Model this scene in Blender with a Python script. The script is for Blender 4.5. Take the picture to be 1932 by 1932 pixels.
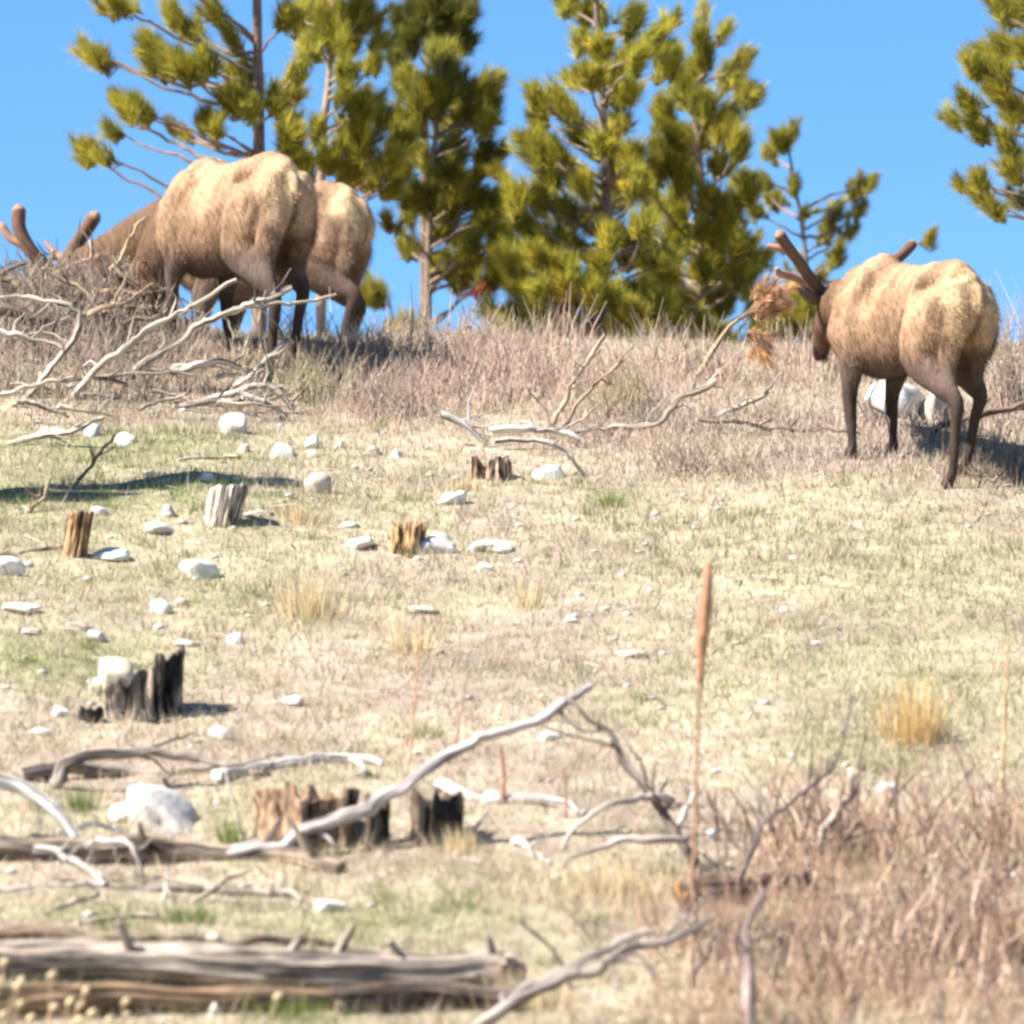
import bpy, math
import numpy as np
from mathutils import Vector, Matrix

for o in list(bpy.data.objects):
    bpy.data.objects.remove(o, do_unlink=True)
scene = bpy.context.scene
C = scene.collection
R = math.radians

# ------------------------------------------------------------------ camera, sky, sun, exposure
FOV = R(8.3)
PITCH = R(6.15)
cd = bpy.data.cameras.new('camera')
cam = bpy.data.objects.new('camera', cd)
C.objects.link(cam)
cam.location = (0, 0, 0)
cam.rotation_euler = (R(90) + PITCH, 0, 0)
cd.sensor_fit = 'HORIZONTAL'
cd.angle = FOV
cd.clip_start = 0.5
cd.clip_end = 6000
cd.dof.use_dof = True
cd.dof.focus_distance = 47.0
cd.dof.aperture_fstop = 2.2
scene.camera = cam

SUN_TO = Vector((-0.72, -0.28, 0.82)).normalized()      # towards the sun
world = bpy.data.worlds.new('World')
scene.world = world
world.use_nodes = True
wt = world.node_tree
bg = wt.nodes['Background']
sky = wt.nodes.new('ShaderNodeTexSky')
sky.sky_type = 'NISHITA'
sky.sun_disc = False
sky.sun_elevation = math.asin(SUN_TO.z)
sky.sun_rotation = math.atan2(SUN_TO.x, SUN_TO.y)
sky.altitude = 2600
sky.air_density = 1.0
sky.dust_density = 0.5
sky.ozone_density = 4.0
hs = wt.nodes.new('ShaderNodeHueSaturation')
hs.inputs['Saturation'].default_value = 1.22
wt.links.new(sky.outputs[0], hs.inputs['Color'])
wt.links.new(hs.outputs[0], bg.inputs['Color'])
bg.inputs['Strength'].default_value = 0.062

sl = bpy.data.lights.new('sun', 'SUN')
sl.energy = 4.6
sl.angle = R(0.5)
sl.color = (1.0, 0.95, 0.89)
sun = bpy.data.objects.new('sun', sl)
C.objects.link(sun)
sun.rotation_euler = (-SUN_TO).to_track_quat('-Z', 'Y').to_euler()
sun.location = (-20, 20, 30)

scene.view_settings.view_transform = 'Standard'
scene.view_settings.look = 'None'
scene.view_settings.exposure = 1.78
scene.view_settings.gamma = 1.0
scene.render.engine = 'CYCLES'
scene.cycles.pixel_filter_type = 'BLACKMAN_HARRIS'
scene.cycles.filter_width = 2.9
scene.cycles.max_bounces = 6
scene.cycles.use_denoising = True

rs = np.random.RandomState(7)

# ------------------------------------------------------------------ small maths
def vnoise(x, y, seed=0):
    x = np.asarray(x, float); y = np.asarray(y, float)
    xi = np.floor(x); yi = np.floor(y)
    fx = x - xi; fy = y - yi
    fx = fx*fx*(3-2*fx); fy = fy*fy*(3-2*fy)
    def h(a, b):
        s = np.sin(a*127.1 + b*311.7 + seed*74.7)*43758.5453
        return s - np.floor(s)
    return (h(xi, yi)*(1-fx)+h(xi+1, yi)*fx)*(1-fy) + (h(xi, yi+1)*(1-fx)+h(xi+1, yi+1)*fx)*fy
def fbm(x, y, seed=0, o=3):
    s = 0; a = 0.5
    for k in range(o):
        s = s + a*vnoise(np.asarray(x)*2**k, np.asarray(y)*2**k, seed+k*13); a *= .5
    return s/(1-.5**o)
def sstep(a, b, x):
    t = np.clip((np.asarray(x, float)-a)/(b-a), 0, 1)
    return t*t*(3-2*t)

# ------------------------------------------------------------------ the hillside as a height function
_yy = np.concatenate([np.arange(-60, 140, 0.05), [400, 1000, 3000]])
_s = 0.087 + 0.222*sstep(31.0, 34.0, _yy) - (0.309+0.20)*sstep(50.6, 53.4, _yy) + 0.18*sstep(62, 80, _yy)
_z = np.concatenate([[0], np.cumsum((_s[1:]+_s[:-1])/2*np.diff(_yy))])
_z = _z - np.interp(33, _yy, _z) + 1.15
def ground(x, y):
    x = np.asarray(x, float); y = np.asarray(y, float)
    z = np.interp(y - 0.06*np.clip(x, -8, 8), _yy, _z)
    z = z + .30*sstep(-1.9, -3.3, x)*sstep(47.5, 51, y)*(1-sstep(54, 60, y))
    w = sstep(24, 30, y)*(1-sstep(58, 64, y))
    z = z + w*((fbm(x*.45, y*.45, 3)-.5)*.20 + (fbm(x*1.9, y*1.9, 5)-.5)*.07)
    return z
TH = math.tan(FOV/2)
def ray(u, v):                      # photograph position (frame 1932 wide) -> direction with y = 1
    a = (u-966)/966*TH; b = (966-v)/966*TH
    dx, dy, dz = a, math.cos(PITCH)-b*math.sin(PITCH), math.sin(PITCH)+b*math.cos(PITCH)
    return Vector((dx/dy, 1, dz/dy))
def px(y):                          # metres per photograph pixel at distance y
    return y*TH/966
_ys = np.arange(29, 54.5, 0.03)
def gp(u, v, lift=0.0):             # where that line of sight meets the hillside
    d = ray(u, v)
    g = ground(d.x*_ys, _ys) + lift - d.z*_ys
    i = np.where(g >= 0)[0]
    y = _ys[i[0]] if len(i) else _ys[np.argmax(g)]
    return Vector((d.x*y, y, d.z*y if len(i) else float(ground(d.x*y, y))+lift))
def rp(u, v, y):
    return ray(u, v)*y
def drop(p):
    return Vector((p[0], p[1], float(ground(p[0], p[1]))))

# ------------------------------------------------------------------ mesh collecting
class MB:
    def __init__(self):
        self.v = []; self.c = []; self.g = []; self.t = []; self.q = []; self.n = 0
    def add(self, v, tris=None, quads=None, col=(.5, .5, .5), gr=None):
        v = np.asarray(v, float).reshape(-1, 3)
        col = np.asarray(col, float)
        if col.ndim == 1: col = np.tile(col, (len(v), 1))
        self.v.append(v); self.c.append(col)
        self.g.append(v if gr is None else np.asarray(gr, float))
        if tris is not None and len(tris): self.t.append(np.asarray(tris, int).reshape(-1, 3)+self.n)
        if quads is not None and len(quads): self.q.append(np.asarray(quads, int).reshape(-1, 4)+self.n)
        self.n += len(v)
    def mesh(self, name, mat, smooth=True):
        V = np.concatenate(self.v); Cc = np.concatenate(self.c); G = np.concatenate(self.g)
        T = np.concatenate(self.t) if self.t else np.zeros((0, 3), int)
        Q = np.concatenate(self.q) if self.q else np.zeros((0, 4), int)
        me = bpy.data.meshes.new(name)
        me.vertices.add(len(V)); me.vertices.foreach_set('co', V.astype(np.float32).ravel())
        L = np.concatenate([T.ravel(), Q.ravel()]).astype(np.int32)
        me.loops.add(len(L)); me.loops.foreach_set('vertex_index', L)
        ls = np.concatenate([np.arange(len(T))*3, len(T)*3+np.arange(len(Q))*4]).astype(np.int32)
        me.polygons.add(len(T)+len(Q)); me.polygons.foreach_set('loop_start', ls)
        me.update(calc_edges=True); me.validate()
        set_col(me, Cc, G)
        if smooth: me.polygons.foreach_set('use_smooth', np.ones(len(me.polygons), bool))
        me.materials.append(mat)
        return me
    def build(self, name, mat, parent=None, smooth=True, origin=None):
        if origin is not None:
            off = np.array(origin)
            self.v = [v-off for v in self.v]
        o = bpy.data.objects.new(name, self.mesh(name, mat, smooth))
        C.objects.link(o)
        if parent is not None: o.parent = parent
        if origin is not None: o.location = origin
        return o
def set_col(me, Cc, G=None):
    a = me.color_attributes.new('Col', 'FLOAT_COLOR', 'POINT')
    a.data.foreach_set('color', np.concatenate([Cc, np.ones((len(Cc), 1))], 1).astype(np.float32).ravel())
    if G is not None:
        b = me.attributes.new('grain', 'FLOAT_VECTOR', 'POINT')
        b.data.foreach_set('vector', G.astype(np.float32).ravel())

def empty(name, loc, rz=0):
    o = bpy.data.objects.new(name, None); C.objects.link(o)
    o.location = loc; o.rotation_euler = (0, 0, rz); o.empty_display_size = .1
    return o
def tag(o, label=None, cat=None, group=None, kind=None):
    if label: o['label'] = label
    if cat: o['category'] = cat
    if group: o['group'] = group
    if kind: o['kind'] = kind
    return o

# ------------------------------------------------------------------ materials
def material(name, rough=.9, scale=(30, 30, 30), amount=.35, bump=.3, bdist=.01, trans=0.0, spec=.2, attr='grain', fine=None):
    m = bpy.data.materials.new(name); m.use_nodes = True
    nt = m.node_tree; N = nt.nodes; L = nt.links
    p = N['Principled BSDF']; out = N['Material Output']
    p.inputs['Roughness'].default_value = rough
    p.inputs['Specular IOR Level'].default_value = spec
    a = N.new('ShaderNodeAttribute'); a.attribute_name = 'Col'
    g = N.new('ShaderNodeAttribute'); g.attribute_name = attr
    mp = N.new('ShaderNodeMapping'); mp.inputs['Scale'].default_value = scale
    L.new(g.outputs['Vector'], mp.inputs['Vector'])
    n = N.new('ShaderNodeTexNoise'); n.inputs['Scale'].default_value = 1; n.inputs['Detail'].default_value = 5
    n.inputs['Roughness'].default_value = .65
    L.new(mp.outputs[0], n.inputs['Vector'])
    r = N.new('ShaderNodeMapRange')
    r.inputs['From Min'].default_value = .3; r.inputs['From Max'].default_value = .7
    r.inputs['To Min'].default_value = 1-amount; r.inputs['To Max'].default_value = 1+amount*.6
    L.new(n.outputs['Fac'], r.inputs['Value'])
    mx = N.new('ShaderNodeVectorMath'); mx.operation = 'SCALE'
    L.new(a.outputs['Color'], mx.inputs[0]); L.new(r.outputs[0], mx.inputs['Scale'])
    L.new(mx.outputs[0], p.inputs['Base Color'])
    if bump:
        b = N.new('ShaderNodeBump'); b.inputs['Strength'].default_value = bump; b.inputs['Distance'].default_value = bdist
        L.new(n.outputs['Fac'], b.inputs['Height']); L.new(b.outputs[0], p.inputs['Normal'])
    if trans:
        t = N.new('ShaderNodeBsdfTranslucent'); L.new(mx.outputs[0], t.inputs['Color'])
        s = N.new('ShaderNodeMixShader'); s.inputs[0].default_value = trans
        L.new(p.outputs[0], s.inputs[1]); L.new(t.outputs[0], s.inputs[2]); L.new(s.outputs[0], out.inputs['Surface'])
    return m
M_soil = material('soil', scale=(9, 9, 9), amount=.35, bump=.6, bdist=.03)
M_grass = material('grass', scale=(4, 4, 4), amount=.12, bump=0, trans=.3, spec=.1)
M_twig = material('twigs', scale=(10, 10, 10), amount=.2, bump=0, spec=.1)
M_needle = material('needles', scale=(6, 6, 6), amount=.25, bump=0, trans=.42, spec=.2, rough=.6)
M_wood = material('weathered_wood', scale=(7, 90, 90), amount=.55, bump=.7, bdist=.012, spec=.15)
def cracks(m, scale, lo, hi, dark, patch=.35):
    nt = m.node_tree; N = nt.nodes; L = nt.links
    g = [n for n in N if n.type == 'ATTRIBUTE' and n.attribute_name == 'grain'][0]
    p = N['Principled BSDF']; src = p.inputs['Base Color'].links[0].from_socket
    mp = N.new('ShaderNodeMapping'); mp.inputs['Scale'].default_value = scale
    L.new(g.outputs['Vector'], mp.inputs['Vector'])
    n = N.new('ShaderNodeTexNoise'); n.inputs['Scale'].default_value = 1; n.inputs['Detail'].default_value = 3
    L.new(mp.outputs[0], n.inputs['Vector'])
    r = N.new('ShaderNodeMapRange'); r.inputs['From Min'].default_value = lo; r.inputs['From Max'].default_value = hi
    r.inputs['To Min'].default_value = dark; r.inputs['To Max'].default_value = 1
    L.new(n.outputs['Fac'], r.inputs['Value'])
    mp2 = N.new('ShaderNodeMapping'); mp2.inputs['Scale'].default_value = (4, 9, 9); L.new(g.outputs['Vector'], mp2.inputs['Vector'])
    n2 = N.new('ShaderNodeTexNoise'); n2.inputs['Scale'].default_value = 1; n2.inputs['Detail'].default_value = 4
    L.new(mp2.outputs[0], n2.inputs['Vector'])
    r2 = N.new('ShaderNodeMapRange'); r2.inputs['From Min'].default_value = .35; r2.inputs['From Max'].default_value = .65
    r2.inputs['To Min'].default_value = 1-patch; r2.inputs['To Max'].default_value = 1+patch*.5
    L.new(n2.outputs['Fac'], r2.inputs['Value'])
    mu = N.new('ShaderNodeMath'); mu.operation = 'MULTIPLY'; L.new(r.outputs[0], mu.inputs[0]); L.new(r2.outputs[0], mu.inputs[1])
    v = N.new('ShaderNodeVectorMath'); v.operation = 'SCALE'; L.new(src, v.inputs[0]); L.new(mu.outputs[0], v.inputs['Scale'])
    L.new(v.outputs[0], p.inputs['Base Color'])
cracks(M_wood, (3, 55, 55), .40, .50, .22, .45)
M_bark = material('bark', scale=(14, 40, 40), amount=.5, bump=.9, bdist=.02, spec=.1)
M_stone = material('stone', scale=(14, 14, 14), amount=.3, bump=.6, bdist=.02, spec=.2)
M_fur = material('fur', scale=(48, 40, 9), amount=.3, bump=.35, bdist=.015, spec=.08)
M_velvet = material('velvet', scale=(25, 25, 25), amount=.25, bump=.4, bdist=.006, spec=.1)

# ------------------------------------------------------------------ the ground
GREEN = [(250, 850, 360, 45, .85), (120, 1240, 230, 70, .95), (420, 1130, 200, 50, .55), (60, 1000, 260, 60, .55), (720, 1740, 330, 45, .75), (1600, 1400, 150, 60, .55), (1150, 935, 60, 16, .9),
         (150, 935, 460, 50, .9), (500, 1500, 120, 40, .5), (1250, 1330, 200, 50, .35), (200, 1730, 260, 30, .6), (860, 1130, 160, 40, .3), (420, 1880, 500, 60, .5), (1650, 1080, 420, 130, .42), (1750, 1300, 300, 120, .42), (1350, 980, 300, 60, .3), (80, 1100, 200, 90, .4), (250, 880, 420, 50, .55), (1050, 1800, 300, 60, .35)]  # green turf; some patches deepen the shade strip and darken round the flare-bright centre
_greens = []
for (u, v, w, h, s) in GREEN:
    a = gp(u, v); b = gp(u, max(v-h, 700)); _greens.append((a.x, a.y, w*px(a.y), max(.25, b.y-a.y), s))
def tint(x, y):
    """colour of the turf at x, y: straw, soil and new green"""
    n1 = fbm(x*.55, y*.40, 21); n2 = fbm(x*1.6, y*1.0, 33); n3 = fbm(x*4.5, y*3.0, 44)
    g = sstep(.52, .74, n1*.6+n2*.4)*.38
    for (gx, gy, rx, ry, s) in _greens:
        g = np.maximum(g, s*np.exp(-((x-gx)/rx)**2-((y-gy)/ry)**2)*(.6+.6*n2))
    g = np.clip(g, 0, 1)[:, None]
    d = sstep(.35, .7, n2*.5+n3*.5)[:, None]
    straw = np.array([.47, .385, .275]); soil = np.array([.29, .228, .17]); green = np.array([.215, .225, .10])
    return (soil*(1-d)+straw*d)*(1-g)+green*g, g[:, 0], d[:, 0]
xs = np.concatenate([np.array([-900, -300, -120, -50, -25, -14]), np.arange(-8, 8.01, .12), np.array([14, 25, 50, 120, 300, 900])])
ys = np.concatenate([np.array([-50, -20, 0, 10, 18, 24, 27]), np.arange(29, 58, .12), np.arange(58, 66, .5), np.array([70, 80, 100, 130, 200, 400, 1000, 3000])])
X, Y = np.meshgrid(xs, ys)
Z = ground(X.ravel(), Y.ravel())
fine = (np.abs(X.ravel()) < 8) & (Y.ravel() > 29) & (Y.ravel() < 58)
Z = Z + fine*(rs.rand(Z.size)-.5)*.02
nx, ny = len(xs), len(ys)
I = np.arange(nx*ny).reshape(ny, nx)
Q = np.stack([I[:-1, :-1], I[:-1, 1:], I[1:, 1:], I[1:, :-1]], -1).reshape(-1, 4)
mb = MB(); mb.add(np.stack([X.ravel(), Y.ravel(), Z], 1), quads=Q, col=tint(X.ravel(), Y.ravel())[0]*.92)
tag(mb.build('hillside_ground', M_soil), 'grassy hillside rising to the ridge', kind='structure')

def blades(pos, height, width, lean, col, mb, tipcol=None):
    """single-triangle blades; pos n x 3, height n, width n, lean n x 2"""
    n = len(pos)
    a = rs.rand(n)*math.pi
    s = np.stack([np.cos(a), np.sin(a), np.zeros(n)], 1)*width[:, None]/2
    tip = pos + np.stack([lean[:, 0]*height, lean[:, 1]*height, height], 1)
    V = np.stack([pos-s, pos+s, tip], 1).reshape(-1, 3)
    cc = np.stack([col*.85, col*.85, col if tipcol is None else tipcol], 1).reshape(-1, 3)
    mb.add(V, tris=np.arange(3*n).reshape(-1, 3), col=cc)

def turf(n, ymin, ymax):
    y = rs.rand(n)*(ymax-ymin)+ymin
    x = (rs.rand(n)*2-1)*(TH*y+1.3)
    return x, y
mb = MB()
x, y = turf(430000, 31.2, 54.0)
keep = rs.rand(len(x)) < .35+.65*fbm(x*2.3, y*2.3, 61)
x, y = x[keep], y[keep]
base, g, d = tint(x, y)
n = len(x)
k = rs.rand(n, 1)
strawc = np.array([.58, .475, .335]); greenc = np.array([.23, .25, .10]); dull = np.array([.34, .275, .225])
pick = rs.rand(n)
col = np.where((pick < .12+.80*g)[:, None], greenc, np.where((pick > .86)[:, None], dull, strawc))*(.45+.95*k)
hgt = (.025+.05*rs.rand(n)**1.6)*(.7+.8*fbm(x*.9, y*.9, 71))
hgt = hgt*np.where(rs.rand(n) < .05, 2.6, 1)
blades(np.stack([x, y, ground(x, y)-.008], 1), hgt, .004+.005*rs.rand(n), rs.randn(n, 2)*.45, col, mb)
tag(mb.build('grass', M_grass, smooth=False), 'short dry straw grass with fresh green patches covering the slope', 'grass', kind='stuff')

# ------------------------------------------------------------------ tubes and lofts
def frames(P, up=None):
    P = np.asarray(P, float)
    T = np.gradient(P, axis=0); T /= np.linalg.norm(T, axis=1)[:, None]+1e-9
    S = np.zeros_like(P)
    u0 = np.array([0, 0, 1.]) if up is None else np.asarray(up, float)
    if abs(T[0] @ u0) > .95: u0 = np.array([0, 1., 0])
    s = np.cross(u0, T[0]); s /= np.linalg.norm(s)
    for i in range(len(P)):
        s = s - T[i]*(s @ T[i]); s /= np.linalg.norm(s)+1e-9
        S[i] = s
    return T, S, np.cross(T, S)
def resample(P, Rd, step):
    P = np.asarray([tuple(p) for p in P], float); Rd = np.asarray(Rd, float)
    n = len(P)
    # Catmull-Rom
    seg = np.linalg.norm(np.diff(P, axis=0), axis=1); s = np.concatenate([[0], np.cumsum(seg)])
    m = max(3, int(s[-1]/step)+1)
    t = np.linspace(0, s[-1], m)
    out = np.zeros((m, 3))
    Pe = np.vstack([2*P[0]-P[1], P, 2*P[-1]-P[-2]])
    idx = np.clip(np.searchsorted(s, t, 'right')-1, 0, n-2)
    f = ((t-s[idx])/(seg[idx]+1e-9))[:, None]
    p0, p1, p2, p3 = Pe[idx], Pe[idx+1], Pe[idx+2], Pe[idx+3]
    out = .5*((2*p1)+(-p0+p2)*f+(2*p0-5*p1+4*p2-p3)*f**2+(-p0+3*p1-3*p2+p3)*f**3)
    return out, np.interp(t, s, Rd), t
def tube(mb, P, Rd, sides=10, col=(.5, .4, .3), step=.05, lump=.12, seed=0, ragged=0.0, endcol=None, flat=1.0, wob=0, groove=0):
    P, r, t = resample(P, Rd, step)
    if wob:
        rm = np.asarray(Rd).mean(); L_ = t[-1]+1e-6; env = np.clip(np.minimum(t, L_-t)/(3*rm), 0, 1)
        for ax_ in (0, 2):
            P[:, ax_] += env*wob*rm*((vnoise(t/(rm*7)+seed*3.7, 0*t, ax_+seed)-.5)*2.2+(vnoise(t/(rm*2.5)+seed*1.9, 0*t, ax_+seed+50)-.5)*.9)
        r = r*(1+.22*(vnoise(t/(rm*5)+seed, 0*t, seed+9)-.5)+.5*np.maximum(vnoise(t/(rm*4)+seed, 0*t, seed+19)-.8, 0))
    T, S, Nn = frames(P)
    th = np.linspace(0, 2*math.pi, sides, endpoint=False)
    A, B = np.meshgrid(th, np.arange(len(P)))
    rr = r[:, None]*(1+lump*2*(fbm(np.cos(A)*1.3+seed*3.1+B*.07, np.sin(A)*1.3+t[:, None]*6+seed, seed)-.5)+lump*1.2*(vnoise(t[:, None]*3+seed*7+0*A, 0*A, seed)-.5))
    if groove:
        rr = rr*(1-groove*sstep(.52, .75, vnoise(A*9+seed, t[:, None]*1.6+0*A, seed+31))-groove*.6*sstep(.55, .7, vnoise(A*2.2+seed, t[:, None]*.7+0*A, seed+41)))
    V = P[:, None]+S[:, None]*(np.cos(A)*rr)[..., None]+Nn[:, None]*(np.sin(A)*rr*flat)[..., None]
    if ragged:
        V[-1] += T[-1]*(rs.rand(sides, 1)*ragged); V[0] -= T[0]*(rs.rand(sides, 1)*ragged)
    G = np.stack([np.broadcast_to(t[:, None], A.shape)+seed*1.7, np.cos(A)*r.mean()+seed, np.sin(A)*r.mean()], -1)
    m = len(P)
    I = np.arange(m*sides).reshape(m, sides); J = np.roll(I, -1, 1)
    q = np.stack([I[:-1], J[:-1], J[1:], I[1:]], -1).reshape(-1, 4)
    V = V.reshape(-1, 3)
    ec = col if endcol is None else endcol
    mb.add(V, quads=q, col=col, gr=G.reshape(-1, 3))
    for ring, cpt, fl in ((V[:sides], P[0], 1), (V[-sides:], P[-1], 0)):
        cen = ring.mean(0)
        vv = np.vstack([ring, cen]); k = np.arange(sides); k2 = np.roll(k, -1)
        tr = np.stack([k2, k, np.full(sides, sides)], 1) if fl else np.stack([k, k2, np.full(sides, sides)], 1)
        gg = np.concatenate([(vv-cen)[:, [2, 0, 1]]*.3])
        mb.add(vv, tris=tr, col=ec, gr=gg)

PALE = (.62, .555, .48); GREY = (.40, .345, .29); BROWN = (.31, .22, .145); DARK = (.12, .088, .066); RUST = (.40, .20, .10); CHAR = (.035, .031, .029)
_seed = [1]
def limb_points(pts, rad):
    out = []; y0 = None
    for i, p in enumerate(pts):
        r = rad[i]
        if len(p) == 2:
            q = gp(p[0], p[1]); q = gp(p[0], p[1], r*px(q.y)*.8)
        else:
            q = rp(p[0], p[1], y0+p[2])
        if y0 is None: y0 = q.y
        out.append(q)
    return out, y0
def limb(name, label, cat, pts, r0, r1=None, col=PALE, group=None, twigs=(), mat=None, sides=11, lump=.22, ragged=8, endcol=None, base=None, stubs=0, wob=.9, groove=0, sprigs=None):
    """a fallen log, branch or stick with its side twigs as parts"""
    _seed[0] += 1
    r1 = r0*.6 if r1 is None else r1
    rad = np.linspace(r0, r1, len(pts))
    if base is not None:
        P = [rp(p[0], p[1], base+(p[2] if len(p) > 2 else 0)) for p in pts]; y0 = base
    else:
        P, y0 = limb_points(pts, rad)
    k = px(y0)
    mb = MB()
    tube(mb, P, rad*k, sides, col, step=max(.02, r0*k*.9), lump=lump, seed=_seed[0], ragged=ragged*k, endcol=endcol, wob=wob, groove=groove)
    o = mb.build(name, mat or M_wood, origin=P[0])
    tag(o, label, cat, group)
    for tw in twigs:
        Q = [rp(p[0], p[1], y0+(p[2] if len(p) > 2 else 0)) for p in tw[0]]
        tb = MB(); _seed[0] += 1
        tube(tb, [Vector(q)-P[0] for q in Q], np.linspace(tw[1], tw[1]*.45, len(Q))*k, 7, tw[2] if len(tw) > 2 else col, step=.02, lump=.15, seed=_seed[0], wob=.9)
        tb.build('twig', mat or M_wood, o)
    Pn = np.array([tuple(p) for p in P])
    if sprigs is None: sprigs = 0 if (name in ('dry_stem', 'fallen_log') or r0 > 13) else (5 if name == 'fallen_branch' else 2)
    for j in range(sprigs):                                   # thin side twigs
        f = .25+rs.rand()*.7; ff = f*(len(Pn)-1); i = int(ff); ff -= i
        q = Pn[i]*(1-ff)+Pn[min(i+1, len(Pn)-1)]*ff-np.array(P[0])
        ax = Pn[min(i+1, len(Pn)-1)]-Pn[i]; ax /= np.linalg.norm(ax)+1e-9
        d = ax*.6+rs.randn(3)*np.array([.6, .5, .6]); d /= np.linalg.norm(d); d[2] = abs(d[2]) if rs.rand() < .7 else d[2]
        ln = r0*k*(5+9*rs.rand())
        tb = MB(); tube(tb, [q, q+d*ln*.5+rs.randn(3)*ln*.08, q+d*ln+rs.randn(3)*ln*.15], np.array([.36, .26, .14])*r0*k, 5, np.array(col)*(.6+.4*rs.rand()), step=.025, seed=j+_seed[0], wob=.8)
        tb.build('twig', mat or M_wood, o)
    for j in range(stubs):                                    # snapped-off branch stubs
        f = rs.rand()*.9+.05; q = Pn[0]*(1-f)+Pn[-1]*f
        i = int(f*(len(Pn)-1)); ff = f*(len(Pn)-1)-i
        q = Pn[i]*(1-ff)+Pn[min(i+1, len(Pn)-1)]*ff
        d = np.array([rs.randn()*.5, -.4+rs.randn()*.4, .6+.4*rs.rand()]); d /= np.linalg.norm(d)
        ln = r0*k*(1.4+rs.rand()*1.5)
        tb = MB(); tube(tb, [q-np.array(P[0]), q+d*ln*.6-np.array(P[0]), q+d*ln+rs.randn(3)*.01-np.array(P[0])], np.array([.28, .2, .12])*r0*k*1.2, 6, col, step=.03, seed=j+_seed[0])
        tb.build('stub', mat or M_wood, o)
    return o

# ------------------------------------------------------------------ elk
def loft(mb, P, W, H, sides=16, up=(0, 0, 1), egg=0.0):
    """closed tapered body along P with half-width W and half-height H"""
    P = np.asarray(P, float); n = len(P)
    W = np.asarray(W, float); H = np.asarray(H, float)
    m = (n-1)*4+1
    ti = np.linspace(0, n-1, m)
    Pe = np.vstack([2*P[0]-P[1], P, 2*P[-1]-P[-2]])
    idx = np.clip(ti.astype(int), 0, n-2); f = (ti-idx)[:, None]
    p0, p1, p2, p3 = Pe[idx], Pe[idx+1], Pe[idx+2], Pe[idx+3]
    Q = .5*((2*p1)+(-p0+p2)*f+(2*p0-5*p1+4*p2-p3)*f**2+(-p0+3*p1-3*p2+p3)*f**3)
    w = np.interp(ti, np.arange(n), W); h = np.interp(ti, np.arange(n), H)
    T = np.gradient(Q, axis=0); T /= np.linalg.norm(T, axis=1)[:, None]+1e-9
    th = np.linspace(0, 2*math.pi, sides, endpoint=False)
    V = []
    upv = np.asarray(up, float)
    for i in range(m):
        u0 = upv if abs(T[i] @ upv) < .96 else np.array([1., 0, 0])
        s = np.cross(u0, T[i]); s /= np.linalg.norm(s); nn = np.cross(T[i], s)
        V.append(Q[i]+np.outer(np.cos(th)*w[i]*(1-egg*np.maximum(np.sin(th), 0)**.8), s)+np.outer(np.sin(th)*h[i], nn))
    V = np.array(V)
    I = np.arange(m*sides).reshape(m, sides); J = np.roll(I, -1, 1)
    q = np.stack([I[:-1], J[:-1], J[1:], I[1:]], -1).reshape(-1, 4)
    V = V.reshape(-1, 3)
    e0 = Q[0]-T[0]*min(w[0], h[0])*.5; e1 = Q[-1]+T[-1]*min(w[-1], h[-1])*.5
    k = np.arange(sides); k2 = np.roll(k, -1); N = len(V)
    tr = np.concatenate([np.stack([k2, k, np.full(sides, N)], 1), np.stack([k+(m-1)*sides, k2+(m-1)*sides, np.full(sides, N+1)], 1)])
    mb.add(np.vstack([V, e0, e1]), tris=tr, quads=q)

def roty(p, a, c=(0, 0, 1.0)):
    p = np.asarray(p, float)-np.array(c)
    x = p[..., 0]*math.cos(a)-p[..., 2]*math.sin(a); z = p[..., 0]*math.sin(a)+p[..., 2]*math.cos(a)
    return np.stack([x, p[..., 1], z], -1)+np.array(c)

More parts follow.
